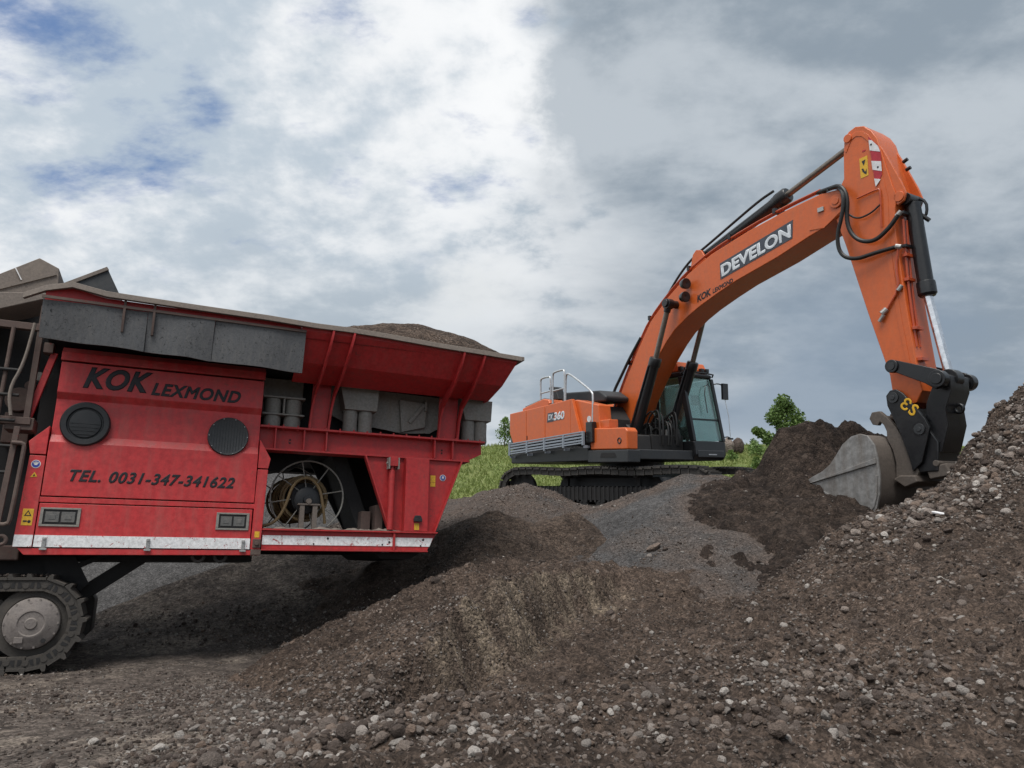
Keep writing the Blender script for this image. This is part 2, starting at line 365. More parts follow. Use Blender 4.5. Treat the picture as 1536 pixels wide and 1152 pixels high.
class MB:
    def __init__(s): s.v = []; s.f = []
    def add(s, vs, fs):
        k = len(s.v); s.v += [tuple(v) for v in vs]; s.f += [tuple(i + k for i in f) for f in fs]; return s
    def box(s, x0, x1, y0, y1, z0, z1):
        return s.add([(x0,y0,z0),(x1,y0,z0),(x1,y1,z0),(x0,y1,z0),(x0,y0,z1),(x1,y0,z1),(x1,y1,z1),(x0,y1,z1)],
                     [(0,3,2,1),(4,5,6,7),(0,1,5,4),(1,2,6,5),(2,3,7,6),(3,0,4,7)])
    def prism(s, pts, a0, a1, axis='y'):
        n = len(pts)
        mk = {'y': lambda p, a: (p[0], a, p[1]), 'x': lambda p, a: (a, p[0], p[1]), 'z': lambda p, a: (p[0], p[1], a)}[axis]
        vs = [mk(p, a0) for p in pts] + [mk(p, a1) for p in pts]
        fs = [tuple(range(n)), tuple(range(2 * n - 1, n - 1, -1))] + [(i, (i + 1) % n, n + (i + 1) % n, n + i) for i in range(n)]
        return s.add(vs, fs)
    def loft(s, A, B):
        n = len(A)
        return s.add(list(A) + list(B), [tuple(range(n)), tuple(range(2 * n - 1, n - 1, -1))] + [(i, (i + 1) % n, n + (i + 1) % n, n + i) for i in range(n)])
    def cyl(s, p0, p1, r0, r1=None, n=16):
        r1 = r0 if r1 is None else r1
        p0 = Vector(p0); p1 = Vector(p1); w = (p1 - p0).normalized()
        u = w.orthogonal().normalized(); v = w.cross(u)
        A = [p0 + (u * math.cos(2 * math.pi * i / n) + v * math.sin(2 * math.pi * i / n)) * r0 for i in range(n)]
        B = [p1 + (u * math.cos(2 * math.pi * i / n) + v * math.sin(2 * math.pi * i / n)) * r1 for i in range(n)]
        return s.loft(A, B)
    def lathe(s, prof, c, axis, n=32):
        c = Vector(c); w = Vector(axis).normalized(); u = w.orthogonal().normalized(); v = w.cross(u)
        vs = []; m = len(prof)
        for i in range(n):
            a = 2 * math.pi * i / n
            for r, h in prof: vs.append(c + w * h + (u * math.cos(a) + v * math.sin(a)) * r)
        fs = []
        for i in range(n):
            j = (i + 1) % n
            for k in range(m - 1): fs.append((i * m + k, j * m + k, j * m + k + 1, i * m + k + 1))
        fs.append(tuple(i * m for i in range(n))); fs.append(tuple(i * m + m - 1 for i in reversed(range(n))))
        return s.add(vs, fs)
    def ring(s, c, axis, R, r, n=32, k=8):
        c = Vector(c); w = Vector(axis).normalized(); u = w.orthogonal().normalized(); v = w.cross(u)
        vs = []; fs = []
        for i in range(n):
            a = 2 * math.pi * i / n; e = u * math.cos(a) + v * math.sin(a)
            for j in range(k):
                b = 2 * math.pi * j / k
                vs.append(c + e * (R + r * math.cos(b)) + w * (r * math.sin(b)))
        for i in range(n):
            for j in range(k):
                fs.append((i * k + j, ((i + 1) % n) * k + j, ((i + 1) % n) * k + (j + 1) % k, i * k + (j + 1) % k))
        return s.add(vs, fs)
    def tube(s, path, r, n=8, smooth=0):
        pts = [Vector(p) for p in path]
        for _ in range(smooth):                                   # Chaikin corner cutting
            q = [pts[0]]
            for a, b in zip(pts[:-1], pts[1:]): q += [a.lerp(b, .25), a.lerp(b, .75)]
            pts = q + [pts[-1]]
        vs = []; u = None
        for i, p in enumerate(pts):
            t = (pts[min(i + 1, len(pts) - 1)] - pts[max(i - 1, 0)]).normalized()
            if u is None: u = t.orthogonal().normalized()
            else:
                u = (u - t * u.dot(t)).normalized()
            v = t.cross(u)
            for j in range(n):
                a = 2 * math.pi * j / n
                vs.append(p + (u * math.cos(a) + v * math.sin(a)) * r)
        fs = []
        for i in range(len(pts) - 1):
            for j in range(n):
                fs.append((i * n + j, i * n + (j + 1) % n, (i + 1) * n + (j + 1) % n, (i + 1) * n + j))
        fs.append(tuple(range(n))); fs.append(tuple((len(pts) - 1) * n + j for j in reversed(range(n))))
        return s.add(vs, fs)
    def beam(s, p0, p1, w, h, up=(0, 0, 1)):
        p0 = Vector(p0); p1 = Vector(p1); t = (p1 - p0).normalized(); up = Vector(up)
        a = t.cross(up).normalized() * (w / 2); b = a.cross(t).normalized() * (h / 2)
        return s.loft([p0 - a - b, p0 + a - b, p0 + a + b, p0 - a + b], [p1 - a - b, p1 + a - b, p1 + a + b, p1 - a + b])
    def mesh(s, name, smooth=35):
        me = bpy.data.meshes.new(name)
        me.from_pydata(s.v, [], s.f)
        bm = bmesh.new(); bm.from_mesh(me)
        bmesh.ops.recalc_face_normals(bm, faces=bm.faces)
        bm.to_mesh(me); bm.free()
        if smooth:
            me.polygons.foreach_set('use_smooth', [True] * len(me.polygons))
            me.set_sharp_from_angle(angle=math.radians(smooth))
        me.update()
        return me
    def build(s, name, mat, parent=None, bevel=0.0, smooth=35):
        o = mesh_obj(name, s.mesh(name, smooth), mat, parent)
        if bevel:
            md = o.modifiers.new('bevel', 'BEVEL'); md.width = bevel; md.segments = 2; md.limit_method = 'ANGLE'
            md.angle_limit = math.radians(38); md.harden_normals = True
        return o

def part(name, mat, parent, fn, bevel=0.0, smooth=35):
    m = MB(); fn(m); return m.build(name, mat, parent, bevel, smooth)

def lettering(name, body, mat, parent, O, right, up, width, height, depth=.004, bold=.03, shear=0.0, space=1.0):
    cu = bpy.data.curves.new(name, 'FONT'); cu.body = body; cu.size = 1; cu.shear = shear; cu.bevel_depth = bold; cu.bevel_resolution = 0
    cu.extrude = .5; cu.space_character = space; cu.resolution_u = 4
    tmp = bpy.data.objects.new('tmp', cu); col.objects.link(tmp)
    bpy.context.view_layer.update()
    me = bpy.data.meshes.new_from_object(tmp.evaluated_get(bpy.context.evaluated_depsgraph_get()))
    bpy.data.objects.remove(tmp); bpy.data.curves.remove(cu)
    co = np.empty(len(me.vertices) * 3); me.vertices.foreach_get('co', co); co = co.reshape(-1, 3)
    mn = co.min(0); mx = co.max(0)
    q = (co - mn) / np.maximum(mx - mn, 1e-6)
    r = Vector(right).normalized(); u = Vector(up); u = (u - r * u.dot(r)).normalized(); nn = r.cross(u)
    out = np.array(O)[None] + q[:, :1] * width * np.array(r) + q[:, 1:2] * height * np.array(u) + (q[:, 2:3] - .0) * depth * np.array(nn)
    me.vertices.foreach_set('co', out.ravel()); me.update(); me.name = name
    me.materials.clear()
    return mesh_obj(name, me, mat, parent)

# ================================================================== TERRAIN
def _hash(ix, iy, seed):
    h = (ix.astype(np.int64) * 374761393 + iy.astype(np.int64) * 668265263 + seed * 1442695041) & 0xFFFFFFFF
    h = ((h ^ (h >> 13)) * 1274126177) & 0xFFFFFFFF
    return ((h ^ (h >> 16)) & 0xFFFF) / 65535.0
def vnoise(x, y, seed=0):
    ix = np.floor(x); iy = np.floor(y); fx = x - ix; fy = y - iy
    def gr(i, j):
        a = _hash(ix + i, iy + j, seed) * 2 * np.pi
        return np.cos(a) * (fx - i) + np.sin(a) * (fy - j)
    sx = fx * fx * fx * (fx * (fx * 6 - 15) + 10); sy = fy * fy * fy * (fy * (fy * 6 - 15) + 10)
    a = gr(0, 0) * (1 - sx) + gr(1, 0) * sx; b = gr(0, 1) * (1 - sx) + gr(1, 1) * sx
    return a * (1 - sy) + b * sy
def fbm(x, y, f, octs, seed=0, gain=.55):
    s = 0; a = 1.0
    for o in range(octs):
        s = s + a * vnoise(x * f + 17.3 * o, y * f - 9.1 * o, seed + o * 31); f *= 2.03; a *= gain
    return s

def ridge(x, y, pts, mL, mR, rnd=.15):
    """height of a heap below a crest polyline (x,y,z); mL / mR slopes left and right of it"""
    best = np.full(x.shape, -50.0)
    for i in range(len(pts) - 1):
        ax, ay, az = pts[i]; bx, by, bz = pts[i + 1]
        dx, dy = bx - ax, by - ay; L2 = dx * dx + dy * dy
        t = np.clip(((x - ax) * dx + (y - ay) * dy) / L2, 0, 1)
        ex = x - (ax + t * dx); ey = y - (ay + t * dy)
        d = np.sqrt(ex * ex + ey * ey + rnd * rnd) - rnd
        side = dx * ey - dy * ex
        m = np.where(side > 0, mL, mR)
        best = np.maximum(best, az + t * (bz - az) - m * d)
    return best

def worley(x, y, f, seed):
    px, py = x * f, y * f; ix, iy = np.floor(px), np.floor(py)
    best = np.full(x.shape, 9.0); rr = np.zeros(x.shape)
    for i in (-1, 0, 1):
        for j in (-1, 0, 1):
            cx, cy = ix + i, iy + j
            d = np.hypot(cx + _hash(cx, cy, seed) - px, cy + _hash(cx, cy, seed + 7) - py)
            k = d < best; best = np.where(k, d, best); rr = np.where(k, _hash(cx, cy, seed + 13), rr)
    return best, rr
def lumps(x, y, spec):
    z = 0 * x
    for f, a, seed in spec:                      # clods: rounded caps of random height, many of them absent
        d, r = worley(x, y, f, seed)
        z = z + a * np.sqrt(np.clip(.30 - d * d, 0, 1)) * np.clip(r * 1.9 - .7, 0, 1.2)
    return z
LUMPS = [[(5.0, .012, 400)], [(7.5, .075, 410), (3.1, .10, 411), (13, .035, 412)], [(7.5, .075, 420), (3.4, .085, 421), (13, .035, 422)], [(6, .05, 430), (3, .05, 431)],
         [(4.5, .03, 440)], [(4.2, .13, 450), (8, .07, 451), (2.2, .14, 452)], [(2, .06, 460)]]
def smin(a, b, k): 
    h = np.clip(.5 + .5 * (b - a) / k, 0, 1); return b * (1 - h) + a * h - k * h * (1 - h)
def smax(a, b, k): return -smin(-a, -b, k)

def h_ground(x, y):
    base = .06 + .02 * np.clip(y - 8, 0, 8) + 0 * x
    pad = 2.42 + .119 * (y - 17.34)                                   # sloping pad the excavator stands on
    front = 2.0 + (y - 13.6) * .55
    left = 2.4 + (x + 2.2) * .5
    right = 3.2 - np.clip(x - 9, 0, 99) * .05
    p = np.minimum(np.minimum(pad, front), np.minimum(left, right))
    z = smax(base, p, .35)
    dike = 3.25 + (y - 21.8) * .325
    dike = np.where(y > 21, dike, -9)
    # crown of the bank, then gently down the far side
    top = 6.45 - .02 * np.clip(y - 32, 0, 40)
    z = np.where(y > 19, smax(z, smin(dike, top + 0 * y, .5), .4), z)
    near = np.clip(1 - (np.hypot(x, y - 8) - 12) / 12, 0, 1)
    z = z + near * (.055 * fbm(x, y, .55, 4, 3) + .018 * fbm(x, y, 3.2, 4, 5))
    z = z + np.clip((y - 20) / 3, 0, 1) * .16 * fbm(x, y, .35, 4, 8)
    return z
def h_right(x, y):
    wx = x + .22 * fbm(x, y, .6, 3, 21); wy = y + .30 * fbm(x, y, .6, 3, 22)
    kx = [-2.0, -.2, .51, 1.17, 2.14, 2.64, 3.30, 3.92, 4.65, 5.13, 5.48, 5.95, 6.76, 8.6, 11, 14]
    zc = np.interp(wx, kx, [-.5, -.08, .16, .40, .70, .84, 1.22, 1.60, 1.86, 2.03, 2.20, 2.68, 3.40, 4.50, 5.3, 5.5])
    yc = np.interp(wx, kx, [4.0, 4.9, 5.4, 6.4, 7.4, 7.9, 8.3, 8.6, 8.8, 8.9, 9.0, 9.2, 9.4, 9.6, 9.8, 10])
    mf = np.interp(wx, [.5, 2.0, 4.0, 6.7, 9], [.10, .16, .30, .42, .48])
    d = yc - wy
    z = zc - mf * (np.sqrt(np.maximum(d, 0) ** 2 + .04) - .2) - .80 * (np.sqrt(np.maximum(-d, 0) ** 2 + .01) - .1)
    apron = .17 - .22 * np.maximum(0, -.75 - x) - .35 * np.maximum(0, y - 5.6 - .35 * np.minimum(x, 0)) + .04 * fbm(x, y, .7, 3, 26)
    z = np.maximum(z, apron - .5 * np.maximum(0, 3.0 - y))
    return z + .10 * fbm(x, y, .8, 3, 23) + .060 * fbm(x, y, 2.4, 5, 24, .64) - .07 * np.abs(fbm(x, y, 1.5, 3, 25)) + .03
def h_centre(x, y):
    wx = x + .15 * fbm(x, y, .9, 3, 31); wy = y + .15 * fbm(x, y, .9, 3, 32)
    cut = ridge(wx, wy, [(1.25,9.5,1.10),(.60,8.8,1.10),(-.20,7.6,.98),(-.56,6.9,.66),(-.89,6.2,.33),(-1.17,5.6,.12)], 2.2, .46, .02)
    lc = ridge(wx, wy, [(-2.3,7.3,.14),(-1.52,8.4,.66),(-.65,9.4,1.10),(-.07,9.8,1.22),(1.08,10.0,1.17),(2.4,10.1,1.05)], .5, .58, .12)
    tt = x * .57 + y * .82; dd = x * .82 - y * .57                  # along and across the cut: gullies run down the face
    face = np.clip(1 - np.abs(dd + 4.32) / .55, 0, 1) * np.clip((tt - 5.2) * 2, 0, 1) * np.clip((8.6 - tt) * 2, 0, 1)
    cut = cut - face * (.16 * np.abs(fbm(tt, dd * .25, 3.2, 3, 37)) + .05 * fbm(tt, dd * .3, 9.0, 2, 38))
    z = smax(cut, lc, .06)
    floor = .13 + .25 * (y - 6.9) - .6 * np.maximum(0, -.15 - x) - .5 * np.maximum(0, y - 9.4) - .3 * np.maximum(0, 6.6 - y)
    z = np.maximum(z, floor)
    return z + .03 * fbm(x, y, .9, 3, 33) + .036 * fbm(x, y, 2.6, 5, 34, .62)
def h_dark(x, y):
    wx = x + .3 * fbm(x, y, .6, 3, 41); wy = y + .3 * fbm(x, y, .6, 3, 42)
    z = ridge(wx, wy, [(-5.2,11.0,.32),(-3.51,11.5,.80),(-2.2,12.0,1.18),(-1.37,12.0,1.62),(-.31,12.2,2.04),(.35,12.2,1.80),(1.0,12.6,2.05),(1.25,11.9,1.66),(1.3,11.0,1.2)], .6, .62, .10)
    return z + .04 * fbm(x, y, 1.0, 3, 43) + .03 * fbm(x, y, 3.0, 4, 44, .6)
def h_grey(x, y):
    wx = x + .35 * fbm(x, y, .5, 3, 51); wy = y + .25 * fbm(x, y, .5, 3, 52)
    a = ridge(wx, wy, [(-1.6,15.9,2.3),(-1.27,15.8,2.56),(-.67,15.4,2.66),(.29,14.6,2.78),(.85,14.5,2.62)], .6, .52, .12)
    b = ridge(wx, wy, [(1.5,14.0,2.22),(2.47,14.0,2.56),(3.3,13.9,2.84),(3.75,13.85,2.84)], .6, .48, .25)
    z = smax(a, b, .12)
    return z + .06 * fbm(x, y, .7, 3, 53) + .030 * fbm(x, y, 2.5, 4, 54, .6)
def h_brown(x, y):
    wx = x + .22 * fbm(x, y, .9, 3, 61); wy = y + .22 * fbm(x, y, .9, 3, 62)
    a = ridge(wx, wy, [(4.78,13.1,3.30),(5.0,13.15,3.58),(5.35,13.2,3.70),(5.8,13.2,3.72),(6.41,13.3,3.60),(7.4,13.5,3.3)], 2.0, 2.0, .22)
    b = ridge(wx, wy, [(5.0,13.4,2.98),(4.35,13.35,2.84),(3.62,12.95,2.56),(3.85,12.2,2.28),(4.15,11.5,1.95),(4.45,10.8,1.52),(4.5,9.9,1.08)], .56, .60, .2)
    z = smax(a, b, .15)
    return z + .09 * fbm(x, y, 1.3, 3, 63) + .055 * fbm(x, y, 3.2, 4, 64, .6)
def h_back(x, y):
    wx = x + .5 * fbm(x, y, .3, 3, 71); wy = y + .5 * fbm(x, y, .3, 3, 72)
    z = ridge(wx, wy, [(-12,18.6,3.2),(-6.03,18.2,3.5),(-4.6,18.6,3.5),(-3.4,18.6,2.9),(-2.4,18.2,2.3)], .5, .55, .3)
    return z + .06 * fbm(x, y, .8, 4, 73)

HEAPS = {
 'rubble_heap': (h_right, (-2.0, 10.5, 1.6, 11.6), .036, M_S_RIGHT, 'large brown rubble heap sloping up to the right foreground with loose stones'),
 'soil_heap': (h_centre, (-3.6, 4.6, 4.4, 11.6), .036, M_S_CENTRE, 'low brown soil heap with a pale cut face in the centre'),
 'damp_soil_heap': (h_dark, (-6.6, 3.2, 8.6, 15.5), .06, M_S_DARK, 'brown soil heap lying under and behind the red crusher'),
 'grey_rubble_heap': (h_grey, (-4.2, 7.0, 7.6, 17.5), .06, M_S_GREY, 'grey fine rubble slope in front of the excavator tracks'),
 'fresh_soil_heap': (h_brown, (1.6, 10.8, 9.0, 16.6), .05, M_S_BROWN, 'fresh dark brown soil heap that the bucket is digging into'),
 'far_grey_heap': (h_back, (-20, 1.0, 10.5, 24.5), .12, M_S_GREY, 'grey heap behind the red crusher below the green bank'),
}
FUN = [h_ground] + [v[0] for v in HEAPS.values()]
def H_all(x, y):
    return np.stack([f(x, y) for f in FUN])
def H_top(x, y):
    hs = H_all(x, y); k = hs.argmax(0)
    z = hs.max(0)
    for i, sp in enumerate(LUMPS):
        m = k == i
        if m.any(): z[m] += lumps(x[m], y[m], sp)
    return k, z

def grid_mesh(name, xs, ys, hfun, mat, margin=None, idx=None):
    X, Y = np.meshgrid(xs, ys)
    Z = hfun(X, Y)
    ny, nx = X.shape
    ok = np.ones((ny - 1, nx - 1), bool)
    if margin is not None:
        hs = H_all(X, Y); hs[idx] = -99
        keep = Z > hs.max(0) - margin
        Z = Z + lumps(X, Y, LUMPS[idx])
        ok = keep[:-1, :-1] | keep[1:, :-1] | keep[:-1, 1:] | keep[1:, 1:]
    ids = np.arange(nx * ny).reshape(ny, nx)
    q = np.stack([ids[:-1, :-1], ids[:-1, 1:], ids[1:, 1:], ids[1:, :-1]], -1)[ok]
    used = np.zeros(nx * ny, bool); used[q.ravel()] = True
    remap = np.cumsum(used) - 1
    V = np.stack([X, Y, Z], -1).reshape(-1, 3)[used]
    Fq = remap[q]
    me = bpy.data.meshes.new(name)
    me.vertices.add(len(V)); me.vertices.foreach_set('co', V.ravel())
    me.loops.add(Fq.size); me.loops.foreach_set('vertex_index', Fq.ravel().astype(np.int32))
    me.polygons.add(len(Fq)); me.polygons.foreach_set('loop_start', np.arange(0, Fq.size, 4, dtype=np.int32))
    me.update(calc_edges=True)
    me.polygons.foreach_set('use_smooth', np.ones(len(Fq), bool))
    return mesh_obj(name, me, mat), V

def steps(a, b, s): return np.arange(a, b, s)
def grow(a, s, lim, k=1.18):
    out = []; x = a
    while abs(x) < lim:
        s *= k; x = x + (s if a > 0 else -s); out.append(x)
    return out
xs = np.array(sorted(grow(-9.0, .07, 420) + list(steps(-9, 9.5, .07)) + grow(9.5, .07, 420)))
ys = np.array(sorted(grow(-.01, .1, 200) + list(steps(0, 2.6, .1)) + list(steps(2.6, 12, .06)) + list(steps(12, 36, .14)) + grow(36.0, .14, 900)))
ground, _ = grid_mesh('ground', xs, ys, h_ground, M_S_GROUND)
ground.data.materials.append(M_BANK)
# the bank beyond the pad is grassed
nP = len(ground.data.polygons)
cen = np.empty(nP * 3); ground.data.polygons.foreach_get('center', cen); cen = cen.reshape(-1, 3)
lim = 21.6 + .8 * fbm(cen[:, 0], cen[:, 1], .5, 4, 90)
ground.data.polygons.foreach_set('material_index', (cen[:, 1] > lim).astype(np.int32))
tag(ground, kind='structure')
ground['label'] = 'compacted bare ground of the yard rising to a green grass bank'
HOST = [ground]
for i, (nm, (fn, bb, res, mt, lab)) in enumerate(HEAPS.items()):
    o, V = grid_mesh(nm, steps(bb[0], bb[1], res), steps(bb[2], bb[3], res), fn, mt, .30, i + 1)
    tag(o, lab, 'heap')
    HOST.append(o)
    if nm in ('grey_rubble_heap', 'far_grey_heap'):
        nn = fbm(V[:, 0], V[:, 1], .9, 4, 91)
        m = np.clip((V[:, 1] - 13.15 + nn * .9) * 2.2, 0, 1) if nm == 'grey_rubble_heap' else np.zeros(len(V))
        if nm == 'grey_rubble_heap':
            oth = np.maximum(h_brown(V[:, 0], V[:, 1]), h_centre(V[:, 0], V[:, 1]))
            m = np.maximum(m, np.clip(1.15 - (V[:, 2] - oth) / (.16 + .25 * np.abs(nn)), 0, 1))
            m = np.maximum(m, np.clip((1.35 - V[:, 0] + nn * .8) * 2.0, 0, 1))
        a = o.data.attributes.new('cut', 'FLOAT', 'POINT'); a.data.foreach_set('value', m.astype(np.float32))
    if nm == 'soil_heap':
        e = .09
        gx = (fn(V[:, 0] + e, V[:, 1]) - fn(V[:, 0] - e, V[:, 1])) / (2 * e)
        dl = -ridge(V[:, 0], V[:, 1], [(1.1,9.3,0),(.60,8.8,0),(-.20,7.6,0),(-.56,6.9,0)], 1, 60, .01)
        m = np.clip((.50 - dl) / .25, 0, 1) * np.clip(.42 + 2.4 * fbm(V[:, 0] * .57 + V[:, 1] * .82, (V[:, 0] * .82 - V[:, 1] * .57) * .3, 4.5, 4, 92), .10, 1) * np.clip((V[:, 1] - 6.2) * 2, 0, 1) * np.clip((9.6 - V[:, 1]) * 2, 0, 1)
        a = o.data.attributes.new('cut', 'FLOAT', 'POINT'); a.data.foreach_set('value', m.astype(np.float32))

# ------------------------------------------------------------------ stones
def stone_mesh(k, sub=2, mat=None):
    bm = bmesh.new(); bmesh.ops.create_icosphere(bm, subdivisions=sub, radius=.5)
    r = random.Random(100 + k)
    planes = [(Vector((r.gauss(0, 1), r.gauss(0, 1), r.gauss(0, 1))).normalized(), r.uniform(.30, .44)) for _ in range(10)]
    for v in bm.verts:
        for n_, d_ in planes:
            e = v.co.dot(n_) - d_
            if e > 0: v.co -= n_ * e * .97
    sx, sy, sz = r.uniform(.85, 1.25), r.uniform(.7, 1.0), r.uniform(.55, .85)
    for v in bm.verts: v.co = Vector((v.co.x * sx, v.co.y * sy, v.co.z * sz))
    me = bpy.data.meshes.new('stone'); bm.to_mesh(me); bm.free()
    me.polygons.foreach_set('use_smooth', [True] * len(me.polygons)); me.set_sharp_from_angle(angle=math.radians(30))
    me.materials.append(mat or M_STONE)
    return me
STONES = [stone_mesh(k) for k in range(9)]
PEBBLES = [stone_mesh(k + 20, 1) for k in range(6)]
STONES_P = [stone_mesh(k + 40, 2, M_STONE_PALE) for k in range(9)]
PEBBLES_P = [stone_mesh(k + 60, 1, M_STONE_PALE) for k in range(6)]

def blob(n, cx, cy, rx, ry, lo, hi, ang=0):
    a = rng.normal(size=(n, 2)); c, s = math.cos(ang), math.sin(ang)
    x = cx + a[:, 0] * rx * c - a[:, 1] * ry * s; y = cy + a[:, 0] * rx * s + a[:, 1] * ry * c
    return np.stack([x, y, lo + (hi - lo) * rng.random(n) ** 2.6, rng.random(n) < .62], -1)
def field(n, x0, x1, y0, y1, lo, hi, p=3.0, seed=0, f=.9, thr=-.05):
    x = rng.uniform(x0, x1, n); y = rng.uniform(y0, y1, n)
    k = fbm(x, y, f, 3, 200 + seed) > thr
    return np.stack([x[k], y[k], lo + (hi - lo) * rng.random(k.sum()) ** p, rng.random(k.sum()) < .12], -1)
A45 = math.radians(15)
big = np.concatenate([
    blob(750, 4.7, 8.3, .75, .28, .035, .14, A45), blob(420, 6.0, 8.7, .7, .45, .035, .16, A45), blob(500, 7.0, 8.5, .8, .7, .03, .14, A45),
    blob(420, 2.35, 5.3, .28, .36, .03, .10, .4), blob(160, 1.75, 4.75, .35, .3, .03, .12), blob(150, 2.75, 5.0, .35, .25, .03, .10),
    blob(1700, -1.05, 5.1, .33, .65, .025, .105, -.45), blob(420, -1.75, 5.6, .5, .45, .02, .09), blob(260, -.35, 4.6, .45, .35, .025, .11),
    blob(300, .5, 4.6, .55, .4, .025, .10), blob(220, 1.2, 6.0, .4, .5, .025, .09), blob(140, -2.5, 6.6, .7, .4, .02, .07),
    blob(200, -3.6, 6.3, .8, .35, .02, .06), blob(160, 3.4, 6.6, .8, .6, .025, .11), blob(160, 4.2, 5.6, .8, .8, .025, .11),
    field(1500, -3.2, 7.5, 3.2, 9.4, .02, .07, 3.4, 1, .8, .16), field(500, -2.4, 3.0, 7.0, 11.0, .02, .09, 3.0, 2),
    field(420, -5.6, -1.5, 3.4, 8.0, .015, .05, 3.4, 3, .9, .12), field(500, -3, 5, 10, 14, .02, .09, 3.0, 4),
    blob(90, -4.3, 10.6, .7, .3, .03, .10), blob(120, -3.2, 10.3, .6, .3, .02, .08),
    np.array([(*q_, 0) for q_ in ((2.05, 10.9, .26), (1.95, 10.7, .12), (2.2, 10.8, .10), (-1.62, 4.3, .17), (1.35, 4.02, .17), (-.92, 4.45, .2), (-1.15, 4.95, .18), (-.55, 4.15, .16), (2.9, 5.4, .12), (.95, 5.2, .13), (1.1, 8.6, .14), (-.9, 8.9, .13))]),
])
small = np.concatenate([
    field(30000, -3.0, 6.5, 3.0, 8.8, .008, .036, 2.2, 11, .8, -.12), field(9000, 2.5, 9, 6.5, 10, .010, .045, 2.0, 12, .9, -.25),
    field(9000, -3.4, 3.2, 6.5, 11.6, .010, .040, 2.2, 13, .8, -.1), field(7000, -6.5, -1.6, 3.4, 9.0, .008, .026, 2.6, 14, .7, .14),
    blob(9000, -1.1, 5.3, .50, .95, .010, .050, -.45), blob(2500, -1.75, 6.2, .9, .5, .010, .045), blob(5000, 2.2, 5.2, .55, .50, .010, .050), blob(3000, .3, 4.6, .7, .5, .010, .045),
    blob(6000, 5.2, 8.4, 1.0, .40, .012, .06, A45), blob(5000, 7.0, 8.6, .9, .8, .012, .06, A45), blob(1200, -3.0, 10.4, 1.4, .35, .012, .045), field(5000, -4, 6, 10.2, 15, .012, .045, 2.2, 15, .8, 0),
    blob(700, -5.2, 8.1, .55, .3, .012, .045), blob(1500, .4, 14.2, .8, .5, .015, .05),
    blob(2500, -3.3, 6.6, 1.3, .35, .008, .035),
])
def place(P):
    return H_top(P[:, 0], P[:, 1])
big = big[big[:, 1] > 2.9]
kb, zb = place(big)
app = big[:, 2] / np.hypot(big[:, 0], big[:, 1])
inview = (np.abs(big[:, 0]) < .70 * big[:, 1]) & (big[:, 1] > 4.0) & (big[:, 1] < 9.5)
order = np.argsort(-np.where(inview, app, 0))
for j in order[:296]:
    o = bpy.data.objects.new('stone', (STONES_P if big[j, 3] else STONES)[int(rng.integers(len(STONES)))]); col.objects.link(o)
    s = big[j, 2] * .85
    o.location = (big[j, 0], big[j, 1], zb[j] + s * .13)
    o.rotation_euler = (rng.normal() * .35, rng.normal() * .35, rng.random() * 6.28)
    o.scale = (s, s, s)
    o.parent = HOST[kb[j]]
rest = order[296:]

def source_collection(name, meshes):
    c = bpy.data.collections.new(name)
    for i, me in enumerate(meshes):
        o = bpy.data.objects.new('%s_%02d' % (name, i), me); c.objects.link(o)
    return c
def scatter_group(name, coll):
    ng = bpy.data.node_groups.new(name, 'GeometryNodeTree')
    ng.interface.new_socket(name='Geometry', in_out='INPUT', socket_type='NodeSocketGeometry')
    ng.interface.new_socket(name='Geometry', in_out='OUTPUT', socket_type='NodeSocketGeometry')
    N = ng.nodes; L = ng.links
    gi = N.new('NodeGroupInput'); go = N.new('NodeGroupOutput')
    mp = N.new('GeometryNodeMeshToPoints'); ip = N.new('GeometryNodeInstanceOnPoints')
    ci = N.new('GeometryNodeCollectionInfo'); ci.inputs['Collection'].default_value = coll
    ci.inputs['Separate Children'].default_value = True; ci.inputs['Reset Children'].default_value = True
    def named(nm, t):
        a = N.new('GeometryNodeInputNamedAttribute'); a.data_type = t; a.inputs['Name'].default_value = nm; return a
    r = named('rot', 'FLOAT_VECTOR'); s = named('scl', 'FLOAT'); ix = named('idx', 'INT')
    er = N.new('FunctionNodeEulerToRotation')
    L.new(gi.outputs[0], mp.inputs[0]); L.new(mp.outputs[0], ip.inputs['Points'])
    L.new(ci.outputs[0], ip.inputs['Instance']); ip.inputs['Pick Instance'].default_value = True
    L.new(ix.outputs['Attribute'], ip.inputs['Instance Index'])
    L.new(r.outputs['Attribute'], er.inputs[0]); L.new(er.outputs[0], ip.inputs['Rotation'])
    L.new(s.outputs['Attribute'], ip.inputs['Scale']); L.new(ip.outputs[0], go.inputs[0])
    return ng
def scatter(name, P, Z, ng, nvar, parent, sink=.08):
    me = bpy.data.meshes.new(name); n = len(P)
    me.vertices.add(n)
    pale = P[:, 3].astype(np.int64)
    P = P[:, :3] * np.array([1, 1, .92])
    co = np.stack([P[:, 0], P[:, 1], Z + P[:, 2] * sink], -1)
    me.vertices.foreach_set('co', co.ravel())
    a = me.attributes.new('rot', 'FLOAT_VECTOR', 'POINT'); rr = np.stack([rng.normal(0, .4, n), rng.normal(0, .4, n), rng.uniform(0, 6.28, n)], -1)
    a.data.foreach_set('vector', rr.astype(np.float32).ravel())
    a = me.attributes.new('scl', 'FLOAT', 'POINT'); a.data.foreach_set('value', P[:, 2].astype(np.float32))
    a = me.attributes.new('idx', 'INT', 'POINT'); a.data.foreach_set('value', (rng.integers(0, nvar, n) + nvar * pale).astype(np.int32))
    o = mesh_obj(name, me, None, parent)
    md = o.modifiers.new('scatter', 'NODES'); md.node_group = ng
    tag(o, kind='stuff')
    return o
ng_big = scatter_group('scatter_stones', source_collection('loose_stone', STONES + STONES_P))
ng_small = scatter_group('scatter_pebbles', source_collection('pebble', PEBBLES + PEBBLES_P))
ks, zs = place(small)
